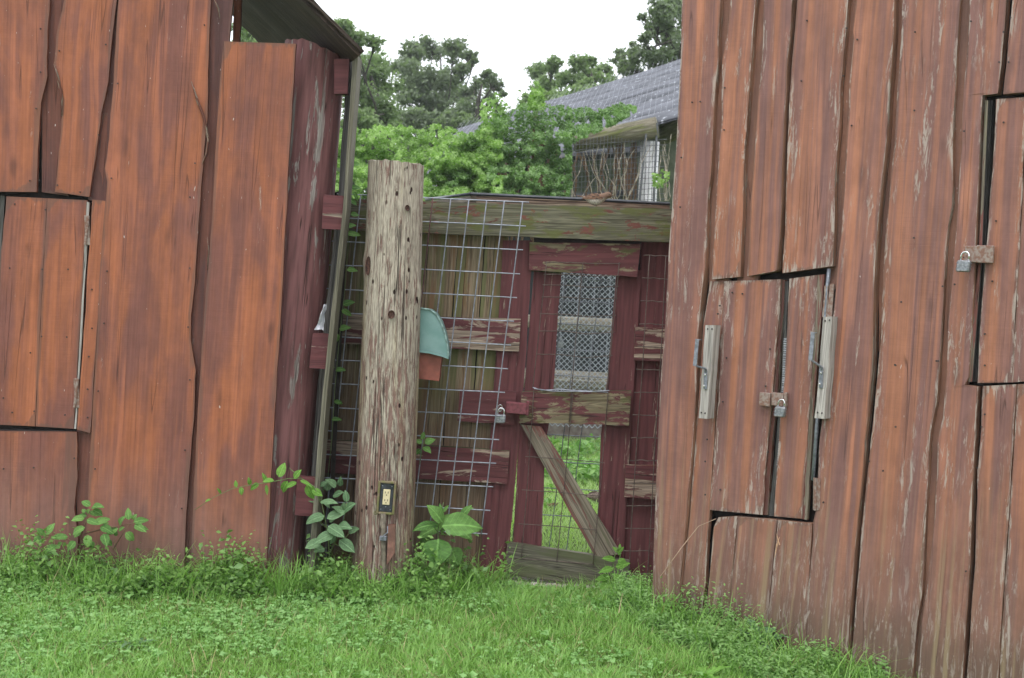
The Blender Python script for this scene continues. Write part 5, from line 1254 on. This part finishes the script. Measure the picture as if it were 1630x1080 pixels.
vine_mass(21000, [(700, 240), (740, 225), (770, 195), (800, 180), (830, 166), (860, 158), (885, 168), (910, 172)], [(700, 345), (800, 345), (870, 340), (900, 330), (910, 300)], 12.2, 13.2, .020, .046, m_v2, 'darker green vine climbing over the low end of the corrugated roof', 5)
vine_mass(3200, [(900, 172), (930, 175), (960, 172), (990, 166), (1012, 168)], [(900, 235), (940, 215), (980, 198), (1012, 178)], 12.9, 13.4, .020, .046, m_v2, 'thin tip of vine trailing right along the corrugated roof', 8)
vine_mass(420, [(765, 160), (790, 150), (808, 160)], [(765, 215), (808, 215)], 12.6, 12.9, .03, .06, m_v1, 'loose yellow green shoots standing up from the vine', 12)
vine_mass(300, [(842, 150), (852, 125), (866, 145)], [(842, 175), (866, 175)], 12.6, 12.9, .035, .065, m_v1, 'narrow upright yellow green shoot over the darker vine', 13)
vine_mass(70, [(1040, 275), (1064, 270)], [(1040, 300), (1064, 300)], 13.5, 13.6, .04, .07, m_v1, 'few yellow green leaves beside the white aviary post', 14)

# ------------------------------------------------------------------ trees
m_t1 = leafmat('mid green tree leaves', (.13, .19, .09), (.26, .34, .17), trans=.4)
m_t2 = leafmat('oak leaves', (.12, .155, .105), (.23, .28, .185), trans=.42)
m_bark = plain('dark bark', (.05, .045, .038), .9, var=.5, scale=4)
def tree(label, clumps, Y, base_x, mat, leaf=(0.054, 0.108), dens=1.0, dy=2.2):
    hz = at(base_x, 470, Y); o = thing('tree', (hz.x, Y, 0), label, 'tree')
    C, S, Rv = [], [], []; cen = []
    for (cx, cy, cr) in clumps:
        Yc = Y + random.uniform(-dy, dy) * .6; c = at(cx, cy, Yc); r_ = cr * Yc / F; cen.append((c, r_))
        for s in range(26):
            u = Vector((random.gauss(0, 1), random.gauss(0, 1), random.gauss(0, 1))).normalized() * r_ * random.uniform(.2, 1.12)
            sr = r_ * random.uniform(.12, .34); sc = c + Vector((u.x, u.y * 1.3, u.z * .8)); tone = random.gauss(0, .14)
            nn = int(dens * 44 * (cr / 25) ** 1.2 * (sr / r_ / .23))
            for q in range(nn):
                g_ = Vector((random.gauss(0, 1), random.gauss(0, 1), random.gauss(0, .75))) * sr * .8
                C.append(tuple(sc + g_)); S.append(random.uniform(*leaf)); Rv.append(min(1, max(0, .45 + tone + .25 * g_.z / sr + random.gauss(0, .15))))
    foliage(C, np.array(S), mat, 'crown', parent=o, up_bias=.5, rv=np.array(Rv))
    w = MB(); low = min(c.z for c, r in cen); top = max(c.z for c, r in cen)
    mid = sum((c for c, r in cen), Vector()) / len(cen)
    trunk = [Vector((hz.x, Y, -.1)), Vector((hz.x * .8 + mid.x * .2, Y, low * .6)), Vector(((hz.x + mid.x) / 2, Y, (low + mid.z) / 2)), Vector((mid.x, Y, top * .55 + mid.z * .45))]
    tube(w, trunk, [.20, .10, .05, .012], 9)
    for c, r in cen:
        k = trunk[1].lerp(trunk[2], random.random()); m1 = k.lerp(c, .5) + Vector((random.uniform(-.3, .3), 0, random.uniform(-.1, .3)))
        tube(w, [k, m1, c], [.035, .02, .008], 5)
        for q in range(5): tube(w, [c.lerp(m1, .3), c + Vector((random.gauss(0, .5), random.gauss(0, .4), random.gauss(0, .45))) * r], [.014, .005], 4)
    w.build('trunk', m_bark, o, smooth=True); return o
random.seed(21)
tree('mid green tree rising beside the roof edge of the orange shed', [(565, 62, 24), (548, 45, 16), (585, 100, 30), (605, 135, 32), (570, 150, 36), (612, 178, 26), (560, 108, 28), (598, 68, 12), (575, 190, 26), (620, 205, 20)], 24, 590, m_t1, leaf=(0.049, 0.091))
tree('green tree seen through the gap under the shed roof', [(400, 48, 34), (430, 85, 34), (455, 120, 30), (380, 80, 30)], 23, 430, m_t1, leaf=(0.049, 0.091))
tree('large dark oak with an open crown in the middle distance', [(690, 76, 24), (658, 88, 20), (722, 78, 20), (748, 88, 11), (640, 108, 24), (672, 122, 30), (708, 128, 30), (738, 108, 16), (650, 152, 32), (692, 165, 32), (722, 152, 18), (756, 96, 6)], 34, 690, m_t2, leaf=(0.071, 0.130))
tree('oak limb with small rounded clumps on the side of the open sky', [(776, 120, 11), (762, 132, 13), (786, 138, 13), (742, 150, 18), (780, 154, 11), (752, 176, 24), (792, 172, 9), (722, 188, 22), (800, 150, 5)], 30, 740, m_t2, leaf=(0.059, 0.108))
tree('small rounded tree behind the ridge left of the corrugated roof', [(858, 114, 16), (880, 104, 14), (872, 138, 20), (856, 150, 14), (890, 128, 16)], 32, 872, m_t1, leaf=(0.065, 0.118))
tree('mid green tree standing just behind the corrugated roof ridge', [(920, 104, 17), (905, 125, 16), (945, 120, 20), (930, 142, 22), (962, 112, 13), (940, 98, 9), (972, 130, 18)], 30, 935, m_t1, leaf=(0.059, 0.113))
tree('tall dark tree leaning out over the corner of the weathered shed', [(1050, 22, 24), (1075, 8, 28), (1028, 62, 11), (1060, 54, 24), (1010, 84, 20), (985, 92, 12), (1040, 92, 24), (1075, 88, 24), (1022, 27, 7), (1000, 112, 20), (1105, 40, 50), (1110, 100, 40), (1035, 45, 10)], 24, 1090, m_t2, leaf=(0.049, 0.091))
random.seed(5)
tree('low dark thicket tree filling the space under the oak', [(x, 200 + 6 * math.sin(x), 22) for x in range(560, 830, 26)] + [(x, 245, 26) for x in range(540, 830, 34)] + [(x, 295, 28) for x in range(530, 830, 34)], 28, 700, m_t2, dens=1.8, leaf=(0.065, 0.118))
tree('low green thicket tree behind the corrugated roof', [(x, 170 - (x - 850) * .15, 24) for x in range(840, 1120, 28)], 27, 980, m_t1, leaf=(0.065, 0.118))

# ------------------------------------------------------------------ thin haze added to lighten the far trees
w = MB(); box(w, (0, 30, 7), (112, 0, 0), (0, 92, 0), (0, 0, 8.5))
mh_ = bpy.data.materials.new('added haze'); mh_.use_nodes = True; nt = mh_.node_tree; nt.nodes.clear()
o_ = nt.nodes.new('ShaderNodeOutputMaterial'); v_ = nt.nodes.new('ShaderNodeVolumePrincipled')
v_.inputs['Color'].default_value = (.93, .96, 1, 1); v_.inputs['Density'].default_value = .0012; v_.inputs['Anisotropy'].default_value = .2
nt.links.new(v_.outputs[0], o_.inputs['Volume'])
tag(w.build('haze', mh_), kind='stuff', label='thin pale haze added to lighten the distant trees')
